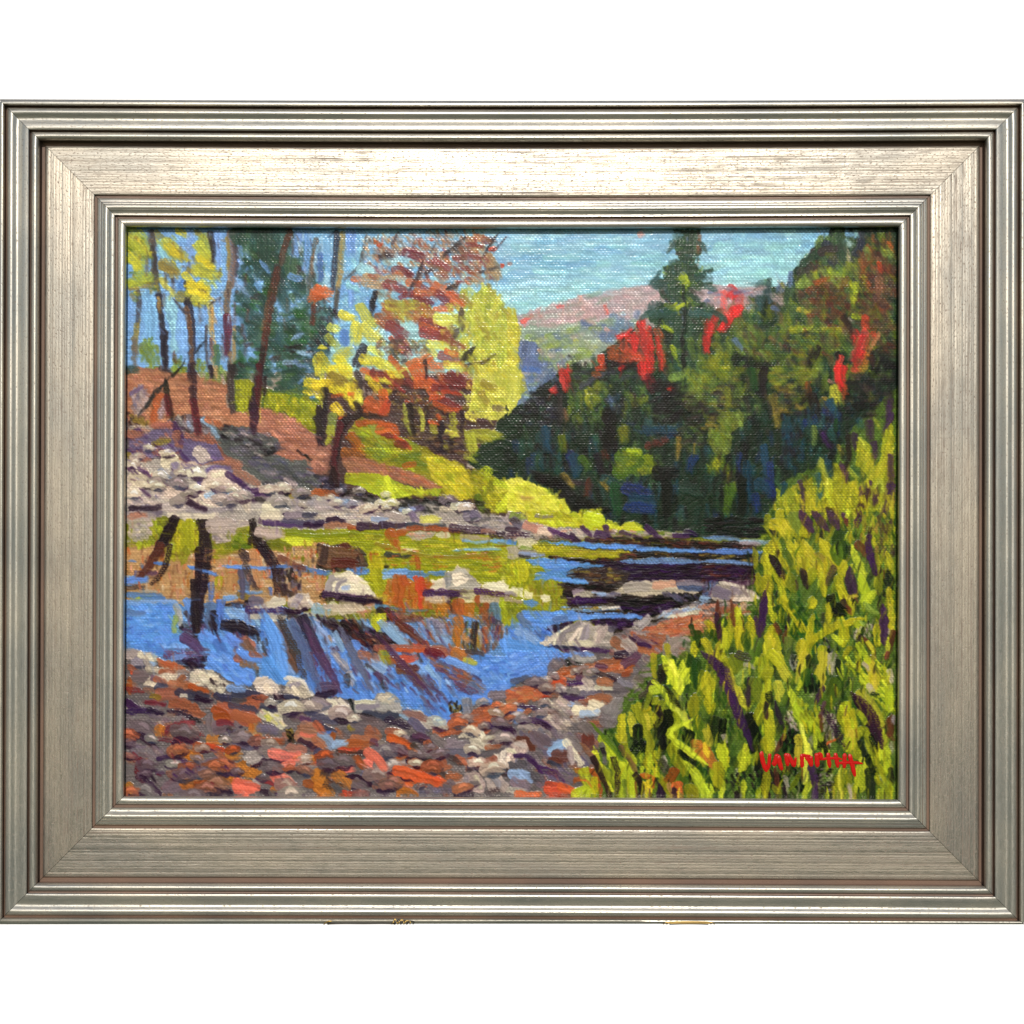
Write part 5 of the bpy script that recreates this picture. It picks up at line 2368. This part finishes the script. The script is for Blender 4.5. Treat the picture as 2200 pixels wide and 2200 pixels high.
        x0 = int(max(P[:, 0].min()-r-4, 0)); x1 = int(min(P[:, 0].max()+r+5, PNX))
        y0 = int(max(P[:, 1].min()-r-4, 0)); y1 = int(min(P[:, 1].max()+r+5, PNY))
        if x1 <= x0+1 or y1 <= y0+1: return
        wa = min(.5+.4*rng.rand(), w*.06+.1); qx = gx[y0:y1, x0:x1]+wx[y0:y1, x0:x1]*wa; qy = gy[y0:y1, x0:x1]+wy[y0:y1, x0:x1]*wa
        best = np.full(qx.shape, 1e9, np.float32); lat = np.zeros_like(best); lon = np.zeros_like(best)
        seg = np.hypot(*(P[1:]-P[:-1]).T); L = seg.sum()+1e-6; acc = 0
        for i in range(len(P)-1):
            a = P[i]; d = P[i+1]-a; l2 = (d*d).sum()+1e-6
            t = np.clip(((qx-a[0])*d[0]+(qy-a[1])*d[1])/l2, 0, 1)
            ex = qx-(a[0]+t*d[0]); ey = qy-(a[1]+t*d[1]); dd = ex*ex+ey*ey
            if i == 0 or i == len(P)-2:              # a flat brush: blunt ends, not round ones
                al = (ex*d[0]+ey*d[1])/math.sqrt(l2); dd = dd+al*al*(1.2 if i == 0 else 3.5)
            m = dd < best
            best = np.where(m, dd, best)
            lat = np.where(m, (ex*-d[1]+ey*d[0])/math.sqrt(l2), lat)
            lon = np.where(m, acc+t*seg[i], lon); acc += seg[i]
        s = lon/L
        if taper: rr = r*(.18+.82*np.power(np.clip(np.sin(np.pi*np.clip(s, .0, 1.)), 0, 1), .7))
        else: rr = r*(1-.28*np.power(s, 3))
        dist = np.sqrt(best)
        so = soft*(.7+1.6*s)
        a = np.clip((rr-dist)/so+.5, 0, 1)
        if not taper:                                # the brush runs dry: the tail breaks into bristle marks
            bb = bristle(lat/1.6, rng.rand()*300)
            a = a*np.clip((1.06-s)*L/max(r, 2)*.9+bb*1.5-.25, 0, 1)
        put(y0, y1, x0, x1, a, c, lat, lon, amt, dry+.5*dry*float(rng.rand() < .35), op)
    def inside(px, py, P):
        r = np.zeros(px.shape, bool); n = len(P)
        for i in range(n):
            xa, ya = P[i]; xb, yb = P[(i+1) % n]
            if ya == yb: continue
            c = ((ya > py) != (yb > py)) & (px < (xb-xa)*(py-ya)/(yb-ya)+xa)
            r ^= c
        return r
    def poly(P, c, amt=.8, dry=.25):
        P = np.array(P, np.float32)
        x0 = int(max(P[:, 0].min()-4, 0)); x1 = int(min(P[:, 0].max()+5, PNX))
        y0 = int(max(P[:, 1].min()-4, 0)); y1 = int(min(P[:, 1].max()+5, PNY))
        if x1 <= x0+1 or y1 <= y0+1: return
        qx = gx[y0:y1, x0:x1]+wx[y0:y1, x0:x1]; qy = gy[y0:y1, x0:x1]+wy[y0:y1, x0:x1]
        a = (inside(qx, qy, P).astype(np.float32)+inside(qx+.5, qy+.6, P)+inside(qx-.7, qy+.2, P)+inside(qx+.1, qy-.6, P))/4
        qx = gx[y0:y1, x0:x1]; qy = gy[y0:y1, x0:x1]
        q = P-P.mean(0); w_, v_ = np.linalg.eigh(q.T@q); d = v_[:, 1]
        lat = -qx*d[1]+qy*d[0]
        put(y0, y1, x0, x1, a, c, lat, lat*0, amt, dry)
    T = {'G': (0., 0., 1.)}
    for i, r in enumerate('ABCD'):
        for j, x in enumerate((270, 680, 1090, 1510)):
            T[r+str(j+1)] = (x, (490, 790, 1100, 1400)[i], 4.6)
    T['H'] = (258., 1246., 1.2707); T['I'] = (1074., 494., 1.2707); T['K'] = (258., 1074., 1.2707); T['Q'] = (258., 494., .652); T['J'] = (258., 494., 1.2707)
    ox, oy, sc = T['G']; tile = 'G'
    def xy(v): return [((ox+a/sc-PX0)/PSTEP, (oy+b/sc-PY0)/PSTEP) for a, b in zip(v[0::2], v[1::2])]
    for ln in data.strip().splitlines():
        t = ln.split(); k = t[0]
        if k == 'T': tile = t[1]; ox, oy, sc = T[tile]; continue
        lo = tile[0] in 'CDHK'; fo = tile in ('A4', 'B3', 'B4', 'A3', 'G', 'Q')
        am = 1.25 if tile[0] in 'DHK' else 1.0 if tile[0] == 'C' else .55
        if k == 'p': poly(xy([float(v) for v in t[2:]]), PAL[t[1]], am*.7, .2)
        elif k in 'st':
            w = float(t[2])/sc/PSTEP
            tp = k == 't' or (t[1][0] == 'g' and tile in ('C4', 'D3', 'D4', 'B4', 'K') and rng.rand() < .6)
            stroke(xy([float(v) for v in t[3:]]), w*(1.12 if tp and k == 's' else 1), PAL[t[1]], tp, am, (1.5 if rng.rand() < .45 and t[1][0] in 'pmk' else .45) if lo else .75, .94 if lo else .9, 1.4 if lo else 3.0 if fo else 2.0)
        elif k == 'e':
            cx, cy, rx, ry, an = map(float, t[2:])
            g = xy([cx, cy])[0]; an = math.radians(an)
            poly([(g[0]+(rx*math.cos(q)*math.cos(an)-ry*math.sin(q)*math.sin(an))/sc/PSTEP,
                   g[1]+(rx*math.cos(q)*math.sin(an)+ry*math.sin(q)*math.cos(an))/sc/PSTEP) for q in [i*math.pi/8 for i in range(16)]], PAL[t[1]], am)
        elif k == 'g':                               # rounded stones: body, lit top, dark crescent beneath
            cs = t[1].split(','); n, size = int(t[2]), float(t[3])/sc/PSTEP
            P = np.array(xy([float(v) for v in t[4:]])); lo_, hi_ = P.min(0), P.max(0); L_ = []
            for _ in range(n*9):
                q = lo_+rng.rand(2)*(hi_-lo_)
                if len(L_) < n and inside(np.array([q[0]]), np.array([q[1]]), P)[0]: L_.append(q)
            for q in sorted(L_, key=lambda v: v[1]):
                r_ = size*(.55+.7*rng.rand()); tl = rng.randn()*.18; e_ = np.array([math.cos(tl), math.sin(tl)])*r_*.5
                c_ = np.array(PAL[cs[rng.randint(len(cs))]], float)
                dn = np.array([0, r_*.30])
                stroke([q-e_*1.05+dn*.7, q+dn*1.25, q+e_*1.15+dn*.6], r_*.30, PAL['p2' if rng.rand() < .7 else 'r6'], True, 1., .9)
                stroke([q-e_*.8, q+np.array([0, -r_*.12]), q+e_*.8], r_*.62, c_*.92, False, 1.1, .3)
                stroke([q-e_*.55-dn*.35, q-dn*.75, q+e_*.5-dn*.3], r_*.24, np.minimum(c_*1.22+8, 240), True, 1.3, .4, .8)
        elif k == 'f':
            cs = t[1].split(','); n, ln_, w, an, jt = map(float, t[2:7])
            P = np.array(xy([float(v) for v in t[7:]]))
            lo_, hi_ = P.min(0), P.max(0); L0 = ln_/sc/PSTEP; w = w/sc/PSTEP*(1 if tile == 'G' else .62)
            if tile != 'G': n = n*1.5; L0 *= .8
            tpp = 1.0 if tile == 'K' and cs[0][0] in 'gk' and an > 75 else .3
            done = 0; tries = 0
            while done < n and tries < n*8:
                tries += 1
                q = lo_+rng.rand(2)*(hi_-lo_)
                if not inside(np.array([q[0]]), np.array([q[1]]), P)[0]: continue
                a = math.radians(an+rng.randn()*jt*.7); l = L0*(.4+.5*rng.rand())
                d = np.array([math.cos(a), math.sin(a)])*l/2
                stroke([q-d, q+d], w*(.6+.6*rng.rand()), PAL[cs[rng.randint(len(cs))]], rng.rand() < tpp, am*.55, .5 if lo else .8, .86 if lo else .6 if tile == 'G' else .74 if fo else .8, 1.7 if lo else 4.0 if fo else 2.4)
                done += 1
    # small dragged touches: each takes up the colour at its start and pulls it along, so edges melt into each other
    for q in range(10000):
        x = rng.rand()*(PNX-20)+10; y = rng.rand()*(PNY-20)+10
        X_ = PX0+x*PSTEP; Y_ = PY0+y*PSTEP
        grass = X_ > 1240+max(0, (1700-Y_))*.75 and Y_ > 1000
        if grass: an, jt, ln_, w_, o_ = 98, 16, 26, 3.2, .5
        elif Y_ < 1110 and X_ > 1110: an, jt, ln_, w_, o_ = (0, 10, 20, 4.5, .5) if Y_ < 640 and X_ < 1650 else (86, 22, 15, 4.2, .62)
        elif Y_ < 900: an, jt, ln_, w_, o_ = 62, 40, 13, 4.2, .6
        elif Y_ < 1110: an, jt, ln_, w_, o_ = 18, 25, 13, 3.8, .55
        elif Y_ < 1300: an, jt, ln_, w_, o_ = (90, 8, 15, 4, .5) if q % 3 == 0 and X_ < 1200 else (0, 7, 18, 3.2, .55)
        elif Y_ < 1440 and X_ < 1250: an, jt, ln_, w_, o_ = 58, 14, 18, 4.2, .55
        else: an, jt, ln_, w_, o_ = 18, 30, 13, 3.8, .55
        a = math.radians(an+rng.randn()*jt); l = ln_/PSTEP*(.5+rng.rand())*.5
        d = np.array([math.cos(a), math.sin(a)])*l*(1 if rng.rand() < .5 else -1)
        sx, sy = int(min(max(x-d[0], 1), PNX-2)), int(min(max(y-d[1], 1), PNY-2))
        c = col[sy-1:sy+2, sx-1:sx+2].mean((0, 1))
        stroke([(x-d[0], y-d[1]), (x+d[0]*.9, y+d[1]*.9)], w_/PSTEP*(.6+.8*rng.rand()), c, rng.rand() < .4, .8 if Y_ > 1200 else .45, .8, o_, 1.6)
    for _ in range(1):
        p_ = np.pad(col, ((1, 1), (1, 1), (0, 0)), 'edge')
        col = col*.5+.125*(p_[:-2, 1:-1]+p_[2:, 1:-1]+p_[1:-1, :-2]+p_[1:-1, 2:])
    ib = int((1709-PY0)/PSTEP); col[ib:] = col[ib-1]      # paint runs on under the rebate
    # scumble: colour rubbed off the thread tops and left in the gaps, strongest in the thin upper paint
    th = np.clip(1.15-thick*.55, .25, 1)
    lum = (weave-.45)*th*(.3+1.2*vnoise(40, 30))
    col = np.clip(col*(1+.30*lum[..., None])+lum[..., None]*np.array([12, 11, 9], np.float32), 3, 252)
    return col, thick, weave, vnoise
# ================================================================ the setting: a white wall far behind
wm, wnt, wp = newmat('white_render')
wp.inputs['Roughness'].default_value = .9
wn = N(wnt, 'ShaderNodeTexNoise'); wn.inputs['Scale'].default_value = 3
wr = N(wnt, 'ShaderNodeMapRange'); wr.inputs[3].default_value = .86; wr.inputs[4].default_value = .9
wc = N(wnt, 'ShaderNodeCombineColor'); wnt.links.new(wn.outputs[0], wr.inputs[0])
for i in range(3): wnt.links.new(wr.outputs[0], wc.inputs[i])
wnt.links.new(wc.outputs[0], wp.inputs['Base Color'])
wall = obj('wall', [(-9, 10, -9), (9, 10, -9), (9, 10, 9), (-9, 10, 9), (-9, 10.2, -9), (9, 10.2, -9), (9, 10.2, 9), (-9, 10.2, 9)],
    [(0, 1, 2, 3), (4, 5, 6, 7), (0, 1, 5, 4), (1, 2, 6, 5), (2, 3, 7, 6), (3, 0, 4, 7)], wm, smooth=False)
wall['kind'] = 'structure'
# ================================================================ the framed painting
root = bpy.data.objects.new('framed_painting', None); scene.collection.objects.link(root)
root['label'] = 'autumn river landscape painting in a wide champagne silver frame'
root['category'] = 'framed painting'
# ---- moulding profile: (distance in from the outer edge, height, finish of the strip that follows)
PROF = [(-4, -62, 'b'), (-4, 4, 'g'), (-3, 12, 'g'), (-.5, 17, 'g'), (3, 19, 'g'), (6, 18.4, 'g'), (8.5, 15.5, 'g'), (10, 11, 'g'), (10.8, 4, 'b'), (12, 2, 'b'), (15, 3, 'b'),
 (16, 9, 'g'), (17.5, 14, 'g'), (20, 17.6, 'g'), (23, 18.8, 'g'), (26, 18.4, 'g'), (29.5, 16.4, 'g'), (33, 13.6, 'g'), (36.5, 11.6, 'g'), (40, 11.2, 'g'), (43.5, 12.6, 'g'), (47, 14.9, 'g'),
 (51, 16.8, 'g'), (56, 17.9, 'g'), (60, 18.1, 'g'), (62, 16.6, 'g'), (62.8, 12, 'b'), (63.8, 6, 'b'), (66.5, 5.4, 'b'), (67.8, 10, 'g'), (69, 14, 'g'), (71.5, 17, 'g'), (75, 18, 'g'), (78.5, 16.8, 'g'),
 (81.5, 13.6, 'g'), (84, 9, 'g'), (85.6, 3, 'b'), (86.4, -7, 'b'), (88, -9, 'b'), (96.4, -8.6, 'b'), (97.6, -4, 'p'), (99.5, -1.5, 'p'), (104, -.6, 'p')]
PAN = []
rg = random.Random(3)
u = 104.0
while u < 200:
    u += rg.uniform(2.2, 6.5)
    d = rg.uniform(.01, .09)
    if u < 199: PAN += [(u, -1+rg.uniform(-.07, .07), 'p'), (u+.7, -1-d*1.6, 'p'), (u+1.4, -1+rg.uniform(-.07, .07), 'p')]; u += 1.4
PROF += PAN + [(201.5, -1.6, 'p'), (203, -3, 'b'), (203.6, -6.5, 'b'), (208.6, -6.2, 'b'), (209.6, -1, 'g'), (211, 4.4, 'g'), (213, 6.4, 'g'), (216.8, 6.8, 'g'), (217.4, 6.0, 'b'), (218, 7, 'g'), (221.5, 7.6, 'g'),
 (222.1, 6.7, 'g'), (222.8, 8, 'g'), (226, 9.6, 'g'), (229, 9.7, 'g'), (232, 8.4, 'g'), (232.6, 7.4, 'g'), (233.3, 7.7, 'g'), (236.5, 4.8, 'g'), (240, 2.6, 'g'), (242.8, 2.1, 'g'), (245.4, 2.6, 'g'),
 (246.8, 1.2, 'b'), (247.6, -4, 'b'), (252.6, -4, 'b'), (253.6, -1, 'g'), (255, 2.4, 'g'), (258, 4.3, 'g'), (262, 4.6, 'g'), (265.5, 3.5, 'g'), (268.5, 1.2, 'g'), (270.8, -2.4, 'g'), (271.8, -6, 'g'), (272, -24, 'g')]
SPLIT = (38, 41 + len(PAN) + 3)      # indices where the flat panel begins and ends
i0 = [i for i, p in enumerate(PROF) if p[0] == 96.4][0]; i1 = [i for i, p in enumerate(PROF) if p[0] == 203][0]
def corners(u):
    if u < 11:
        t = (u+4)/15.0
        a = [(-4, 213), (2206, 213), (2204, 1986), (-9, 1986)]; b = [(11, 227), (2191, 227), (2189, 1978), (6, 1971)]
        return [(p[0]*(1-t)+q[0]*t, p[1]*(1-t)+q[1]*t) for p, q in zip(a, b)]
    return [(u, 216+u), (2202-u, 216+u), (2200-u, 1989-u), (u-5, 1982-u)]
NSEG = 72
def rail_sheet(side, ia, ib):
    bow = (3.6, 0, -1.2, 0)[side]
    rr = random.Random(side*31+5)
    ph = [rr.uniform(0, 6.28) for _ in range(8)]
    verts = []; uv = []; mats = []; faces = []
    for j in range(ia, ib+1):
        u, h, k = PROF[j]
        c = corners(u); a = c[side]; b = c[(side+1) % 4]
        L = math.hypot(b[0]-a[0], b[1]-a[1])
        for i in range(NSEG+1):
            t = i/NSEG; e = .55/L; t2 = e+(1-2*e)*t          # a hairline gap at each mitre
            x = a[0]+(b[0]-a[0])*t2; y = a[1]+(b[1]-a[1])*t2
            if side in (0, 2): y += bow*math.sin(math.pi*t2)
            s = t2*L
            wob = .22*math.sin(s*.011+ph[0]+u*.02)+.16*math.sin(s*.031+ph[1]+u*.05)+.10*math.sin(s*.083+ph[2]+u*.11) if h > -20 else 0
            verts.append(W(x, y, h+wob*(1 if k != 'p' else .6)))
            uv.append(((s+(u if side else u))+side*3171.3, u+side*411.7))
    n = NSEG+1
    for j in range(ib-ia):
        for i in range(NSEG):
            faces.append((j*n+i, j*n+i+1, (j+1)*n+i+1, (j+1)*n+i)); mats.append(PROF[ia+j][2])
    return verts, faces, uv, mats
KEY = {'g': 0, 'p': 1, 'b': 2}
def rail_obj(name, side, ia, ib, parent):
    v, f, uv, mt = rail_sheet(side, ia, ib)
    o = obj(name, v, f, None, parent, uv, crease=50)
    for m in (M_gilt, M_panel, M_bole): o.data.materials.append(m)
    for p, k in zip(o.data.polygons, mt): p.material_index = KEY[k]
    # make sure faces look towards the camera side
    bm = bmesh.new(); bm.from_mesh(o.data); bm.faces.ensure_lookup_table()
    if sum(f_.normal.y*f_.calc_area() for f_ in bm.faces) > 0: bmesh.ops.reverse_faces(bm, faces=bm.faces)
    bm.to_mesh(o.data); bm.free()
    return o
for side in range(4):
    rail = rail_obj('frame_rail', side, i0, i1, root)
    if side == 0: rail['label'] = 'top rail of the frame, palest, catching the sun'
    if side == 2: rail['label'] = 'bottom rail of the frame, duller grey green'
    rail_obj('outer_moulding', side, 0, i0, rail)
    rail_obj('inner_moulding', side, i1, len(PROF)-1, rail)
# wooden body under the leaf, closes the mitres from behind
def ring(ua, ub, h0, h1):
    v = []; f = []
    for h in (h0, h1):
        for u_ in (ua, ub):
            for c in corners(u_): v.append(W(c[0], c[1]+(0), h))
    for k in range(4):
        a, b = k, (k+1) % 4
        f += [(a, b, b+4, a+4), (a+8, b+8, b+12, a+12), (a, b, b+8, a+8), (a+4, b+4, b+12, a+12)]
    return v, f
wd, wdn, wdp = newmat('raw_dark_wood'); wdp.inputs['Base Color'].default_value = (.045, .03, .022, 1); wdp.inputs['Roughness'].default_value = .8
v, f = ring(2, 270.5, -12, -60)
body = obj('frame_body', v, f, wd, root, smooth=False)
a_, b_ = W(262, 478, -44), W(1940, 1726, -48)
board = obj('backing_board', [(a_[0], a_[1], a_[2]), (b_[0], a_[1], a_[2]), (b_[0], a_[1], b_[2]), (a_[0], a_[1], b_[2]), (a_[0], b_[1], a_[2]), (b_[0], b_[1], a_[2]), (b_[0], b_[1], b_[2]), (a_[0], b_[1], b_[2])],
    [(0, 1, 2, 3), (4, 5, 6, 7), (0, 1, 5, 4), (1, 2, 6, 5), (2, 3, 7, 6), (3, 0, 4, 7)], wd, root, smooth=False)
# ================================================================ the canvas
HC = -19.0
col, thick, weave, vn = run_painter(PAINT)
wamp = .95-.42*np.clip(thick, 0, 1.6)
wamp = np.clip(wamp, .18, 1)
wamp *= np.clip(1.15-.55*(np.arange(PNY)[:, None]/PNY), 0, 1)
hh = HC + weave*wamp*.62 + thick*.85 + (vn(90, 90)-.5)*.5
hh = hh.astype(np.float64)
jx, jy = np.meshgrid(np.arange(PNX), np.arange(PNY))
px = PX0+jx*PSTEP; py = PY0+jy*PSTEP
kk = (D-HC)/D*S
co = np.empty((PNY, PNX, 3), np.float32)
co[..., 0] = (px-1100)*kk; co[..., 1] = -hh*S; co[..., 2] = (1100-py)*kk
nv = PNX*PNY; ring_n = 0
idx = (jy*PNX+jx)[:-1, :-1].ravel()
quads = np.stack([idx, idx+PNX, idx+PNX+1, idx+1], 1)
# turned-over edge and back of the stretched canvas
back = np.array([[co[0, 0, 0], 40*S, co[0, 0, 2]], [co[0, -1, 0], 40*S, co[0, 0, 2]], [co[0, -1, 0], 40*S, co[-1, 0, 2]], [co[0, 0, 0], 40*S, co[-1, 0, 2]]], np.float32)
cidx = [0, PNX-1, PNY*PNX-1, (PNY-1)*PNX]
extra = [[cidx[i], cidx[(i+1) % 4], nv+(i+1) % 4, nv+i] for i in range(4)]+[[nv, nv+1, nv+2, nv+3]]
quads = np.concatenate([quads, np.array(extra)])
allco = np.concatenate([co.reshape(-1, 3), back])
me = bpy.data.meshes.new('canvas')
me.vertices.add(len(allco)); me.vertices.foreach_set('co', allco.ravel())
me.loops.add(quads.size); me.loops.foreach_set('vertex_index', quads.ravel().astype(np.int32))
me.polygons.add(len(quads)); me.polygons.foreach_set('loop_start', (np.arange(len(quads))*4).astype(np.int32))
try: me.polygons.foreach_set('loop_total', np.full(len(quads), 4, np.int32))
except Exception: pass
me.update(calc_edges=True)
sm = np.ones(len(quads), bool); sm[-5:] = False; me.polygons.foreach_set('use_smooth', sm)
c = col.reshape(-1, 3)/255.0
c = np.where(c <= .04045, c/12.92, ((c+.055)/1.055)**2.4)
c = .3*(c/.3)**1.17*PAINT_GAIN
g = c.mean(1, keepdims=True); c = np.clip(g+(c-g)*PAINT_SAT, .002, .9)
rgba = np.ones((len(allco), 4), np.float32); rgba[:nv, :3] = c; rgba[nv:, :3] = .5
at = me.color_attributes.new('paint', 'FLOAT_COLOR', 'POINT'); at.data.foreach_set('color', rgba.ravel())
pm, pnt, pp = newmat('oil_paint')
an = N(pnt, 'ShaderNodeAttribute'); an.attribute_name = 'paint'; pnt.links.new(an.outputs['Color'], pp.inputs['Base Color'])
tcn = N(pnt, 'ShaderNodeTexCoord'); nz = N(pnt, 'ShaderNodeTexNoise'); nz.inputs['Scale'].default_value = 60; nz.inputs['Detail'].default_value = 4
pnt.links.new(tcn.outputs['Object'], nz.inputs[0])
mr = N(pnt, 'ShaderNodeMapRange'); mr.inputs[1].default_value = .3; mr.inputs[2].default_value = .7; mr.inputs[3].default_value = .19; mr.inputs[4].default_value = .31
pnt.links.new(nz.outputs[0], mr.inputs[0]); pnt.links.new(mr.outputs[0], pp.inputs['Roughness'])
pp.inputs['Specular IOR Level'].default_value = .18
me.materials.append(pm)
canvas = bpy.data.objects.new('canvas', me); scene.collection.objects.link(canvas); canvas.parent = root
canvas['label'] = 'oil painting of a rocky autumn river below wooded hills'
# ---- signature, thick red paint
SIG = [(60, [(245, 95), (268, 250), (335, 415)]), (46, [(368, 122), (362, 240), (342, 390)]), (62, [(480, 135), (462, 220), (432, 320)]), (60, [(500, 150), (520, 270), (556, 380)]), (36, [(398, 272), (450, 290)]),
 (56, [(612, 122), (622, 220), (642, 322)]), (60, [(625, 130), (690, 240), (742, 330)]), (34, [(752, 182), (750, 250), (742, 330)]), (58, [(842, 128), (850, 240), (852, 350)]), (44, [(850, 145), (910, 165), (985, 165)]),
 (54, [(890, 160), (960, 250), (985, 320)]), (50, [(978, 160), (985, 250), (988, 330)]), (62, [(1068, 122), (1072, 220), (1078, 335)]), (54, [(1085, 135), (1130, 160), (1110, 225)]), (54, [(1232, 112), (1246, 230), (1262, 345)]),
 (54, [(1340, 118), (1362, 230), (1384, 342)]), (34, [(1120, 222), (1280, 200), (1445, 215)]), (54, [(1482, 125), (1478, 240), (1476, 355)]), (58, [(1552, 135), (1590, 290), (1642, 490)]), (40, [(1395, 278), (1560, 262), (1765, 282)])]
sv, sf = [], []
for q, (w, pts) in enumerate(SIG):
    P = [(1600+x/6.9, 1600+y/6.9) for x, y in pts]
    if len(P) == 2: P.insert(1, ((P[0][0]+P[1][0])/2, (P[0][1]+P[1][1])/2))
    n = 9; C7 = []
    for i in range(n):
        t = i/(n-1)
        C7.append(tuple((1-t)*(1-2*t)*P[0][k]+4*t*(1-t)*P[1][k]+t*(2*t-1)*P[2][k] for k in (0, 1)))
    r = w/6.9/2*1.3; b0 = len(sv)
    for i in range(n):
        a = C7[max(i-1, 0)]; b = C7[min(i+1, n-1)]; dx, dy = b[0]-a[0], b[1]-a[1]; l = math.hypot(dx, dy); nx, ny = -dy/l, dx/l
        t = i/(n-1); rr_ = r*(.55 if i == 0 else .95 if i < n-2 else .8 if i == n-2 else .45)*(1+.08*math.sin(i*2.3+q))
        for j in range(7):
            s = (j-3)/3; hz = HC+2.3+.28*math.sqrt(max(0, 1-s*s))*2+.18*math.sin(j*2.1+q)+.06*(q % 5) if abs(s) < .99 else HC+.2
            if i in (0, n-1): hz = HC+.6 if abs(s) < .99 else HC
            sv.append(W(C7[i][0]+nx*s*rr_, C7[i][1]+ny*s*rr_, hz))
    for i in range(n-1):
        for j in range(6): sf.append((b0+i*7+j, b0+i*7+j+1, b0+(i+1)*7+j+1, b0+(i+1)*7+j))
rm, rnt, rp = newmat('red_paint'); rp.inputs['Base Color'].default_value = (.50, .012, .01, 1); rp.inputs['Roughness'].default_value = .34; rp.inputs['Specular IOR Level'].default_value = .15
rn = N(rnt, 'ShaderNodeTexNoise'); rn.inputs['Scale'].default_value = 900
rrp = N(rnt, 'ShaderNodeValToRGB'); rrp.color_ramp.elements[0].color = (.36, .006, .006, 1); rrp.color_ramp.elements[1].color = (.50, .012, .008, 1)
rnt.links.new(rn.outputs[0], rrp.inputs[0]); rnt.links.new(rrp.outputs[0], rp.inputs['Base Color'])
sig = obj('signature', sv, sf, rm, canvas, crease=80)
sig['label'] = 'red painted signature in capitals'
# ================================================================ brass loops hooked over the bottom edge
bmat, bnt, bp_ = newmat('old_brass'); bp_.inputs['Base Color'].default_value = (.45, .30, .09, 1); bp_.inputs['Metallic'].default_value = .7; bp_.inputs['Roughness'].default_value = .35
dmat, dnt, dp_ = newmat('loop_shade'); dp_.inputs['Base Color'].default_value = (.03, .024, .016, 1); dp_.inputs['Roughness'].default_value = .6  # near-black colour for the shade under and between the loop wires
def tube(name, pts, r, mat, parent):
    P = []
    for i in range(len(pts)-1):
        p0 = pts[max(i-1, 0)]; p1 = pts[i]; p2 = pts[i+1]; p3 = pts[min(i+2, len(pts)-1)]
        for t in (0, .25, .5, .75): P.append([.5*((2*p1[k])+(-p0[k]+p2[k])*t+(2*p0[k]-5*p1[k]+4*p2[k]-p3[k])*t*t+(-p0[k]+3*p1[k]-3*p2[k]+p3[k])*t**3) for k in range(3)])
    P.append(list(pts[-1])); v, f = [], []
    import mathutils
    Q = [mathutils.Vector(W(*p)) for p in P]
    for i, q in enumerate(Q):
        d = (Q[min(i+1, len(Q)-1)]-Q[max(i-1, 0)]).normalized(); up = mathutils.Vector((.13, .2, 1)); a = d.cross(up)
        if a.length < .1: a = d.cross(mathutils.Vector((1, 0, 0)))
        a.normalize(); b = d.cross(a)
        for k in range(8): an = k*math.pi/4; v.append(tuple(q+(a*math.cos(an)+b*math.sin(an))*r*S))
    for i in range(len(Q)-1):
        for k in range(8): f.append((i*8+k, i*8+(k+1) % 8, (i+1)*8+(k+1) % 8, (i+1)*8+k))
    f.append(tuple(range(8))); f.append(tuple(len(v)-8+k for k in range(8)))
    return obj(name, v, f, mat, parent, crease=60)
def loop(loc, label):
    e = bpy.data.objects.new('brass_loop', None); scene.collection.objects.link(e)
    e['label'] = label; e['category'] = 'hook'; e['group'] = 'brass loops hooked under the frame'
    return e
l1 = loop(None, 'brass loop with a frayed golden end, under the frame left of centre')
tube('wire', [(697, 1984, -30), (696, 1986, 4), (698, 1984, 21), (705, 1979.5, 23), (712, 1979, 22.5)], 1.2, bmat, l1)
tube('shade_strip', [(706, 1985, -20), (707, 1984.4, 20), (740, 1983.6, 21.5), (780, 1983.8, 21.5), (820, 1983.4, 21.5), (846, 1984, 20), (848, 1985, -20)], 1.9, dmat, l1)  # dark tube standing in for the shadow under the hoop
for k in range(6):
    x = 842+k*6.5
    tube('strand', [(x-2, 1985, -24), (x+1, 1984.5, 20), (x+4, 1979, 23), (x+7+k, 1974.5+k*.9, 22), (x+10+k, 1980+k*.4, 23), (x+13, 1985, 20), (x+13, 1985, -20)], 1.25, bmat if k % 2 == 0 else dmat, l1)  # every second one is dark, standing for the gaps between golden strands
l2 = loop(None, 'low brass loop of twin wires, under the frame right of centre')
tube('wire', [(1425, 1985, -24), (1426, 1985, 19), (1436, 1981.2, 22.5), (1480, 1980, 23), (1524, 1981.2, 22.5), (1534, 1985, 19), (1535, 1985, -24)], 1.1, bmat, l2)
tube('wire', [(1431, 1985.4, -24), (1433, 1985.2, 19), (1442, 1983.4, 21.5), (1480, 1982.8, 22), (1518, 1983.4, 21.5), (1527, 1985.2, 19), (1528, 1985.4, -24)], .9, bmat, l2)
tube('shade_strip', [(1441, 1986, -24), (1442, 1985.7, 19), (1480, 1984.9, 21), (1518, 1985.7, 19), (1519, 1986, -24)], 1.0, dmat, l2)  # same dark shade tube, set beneath the twin wires
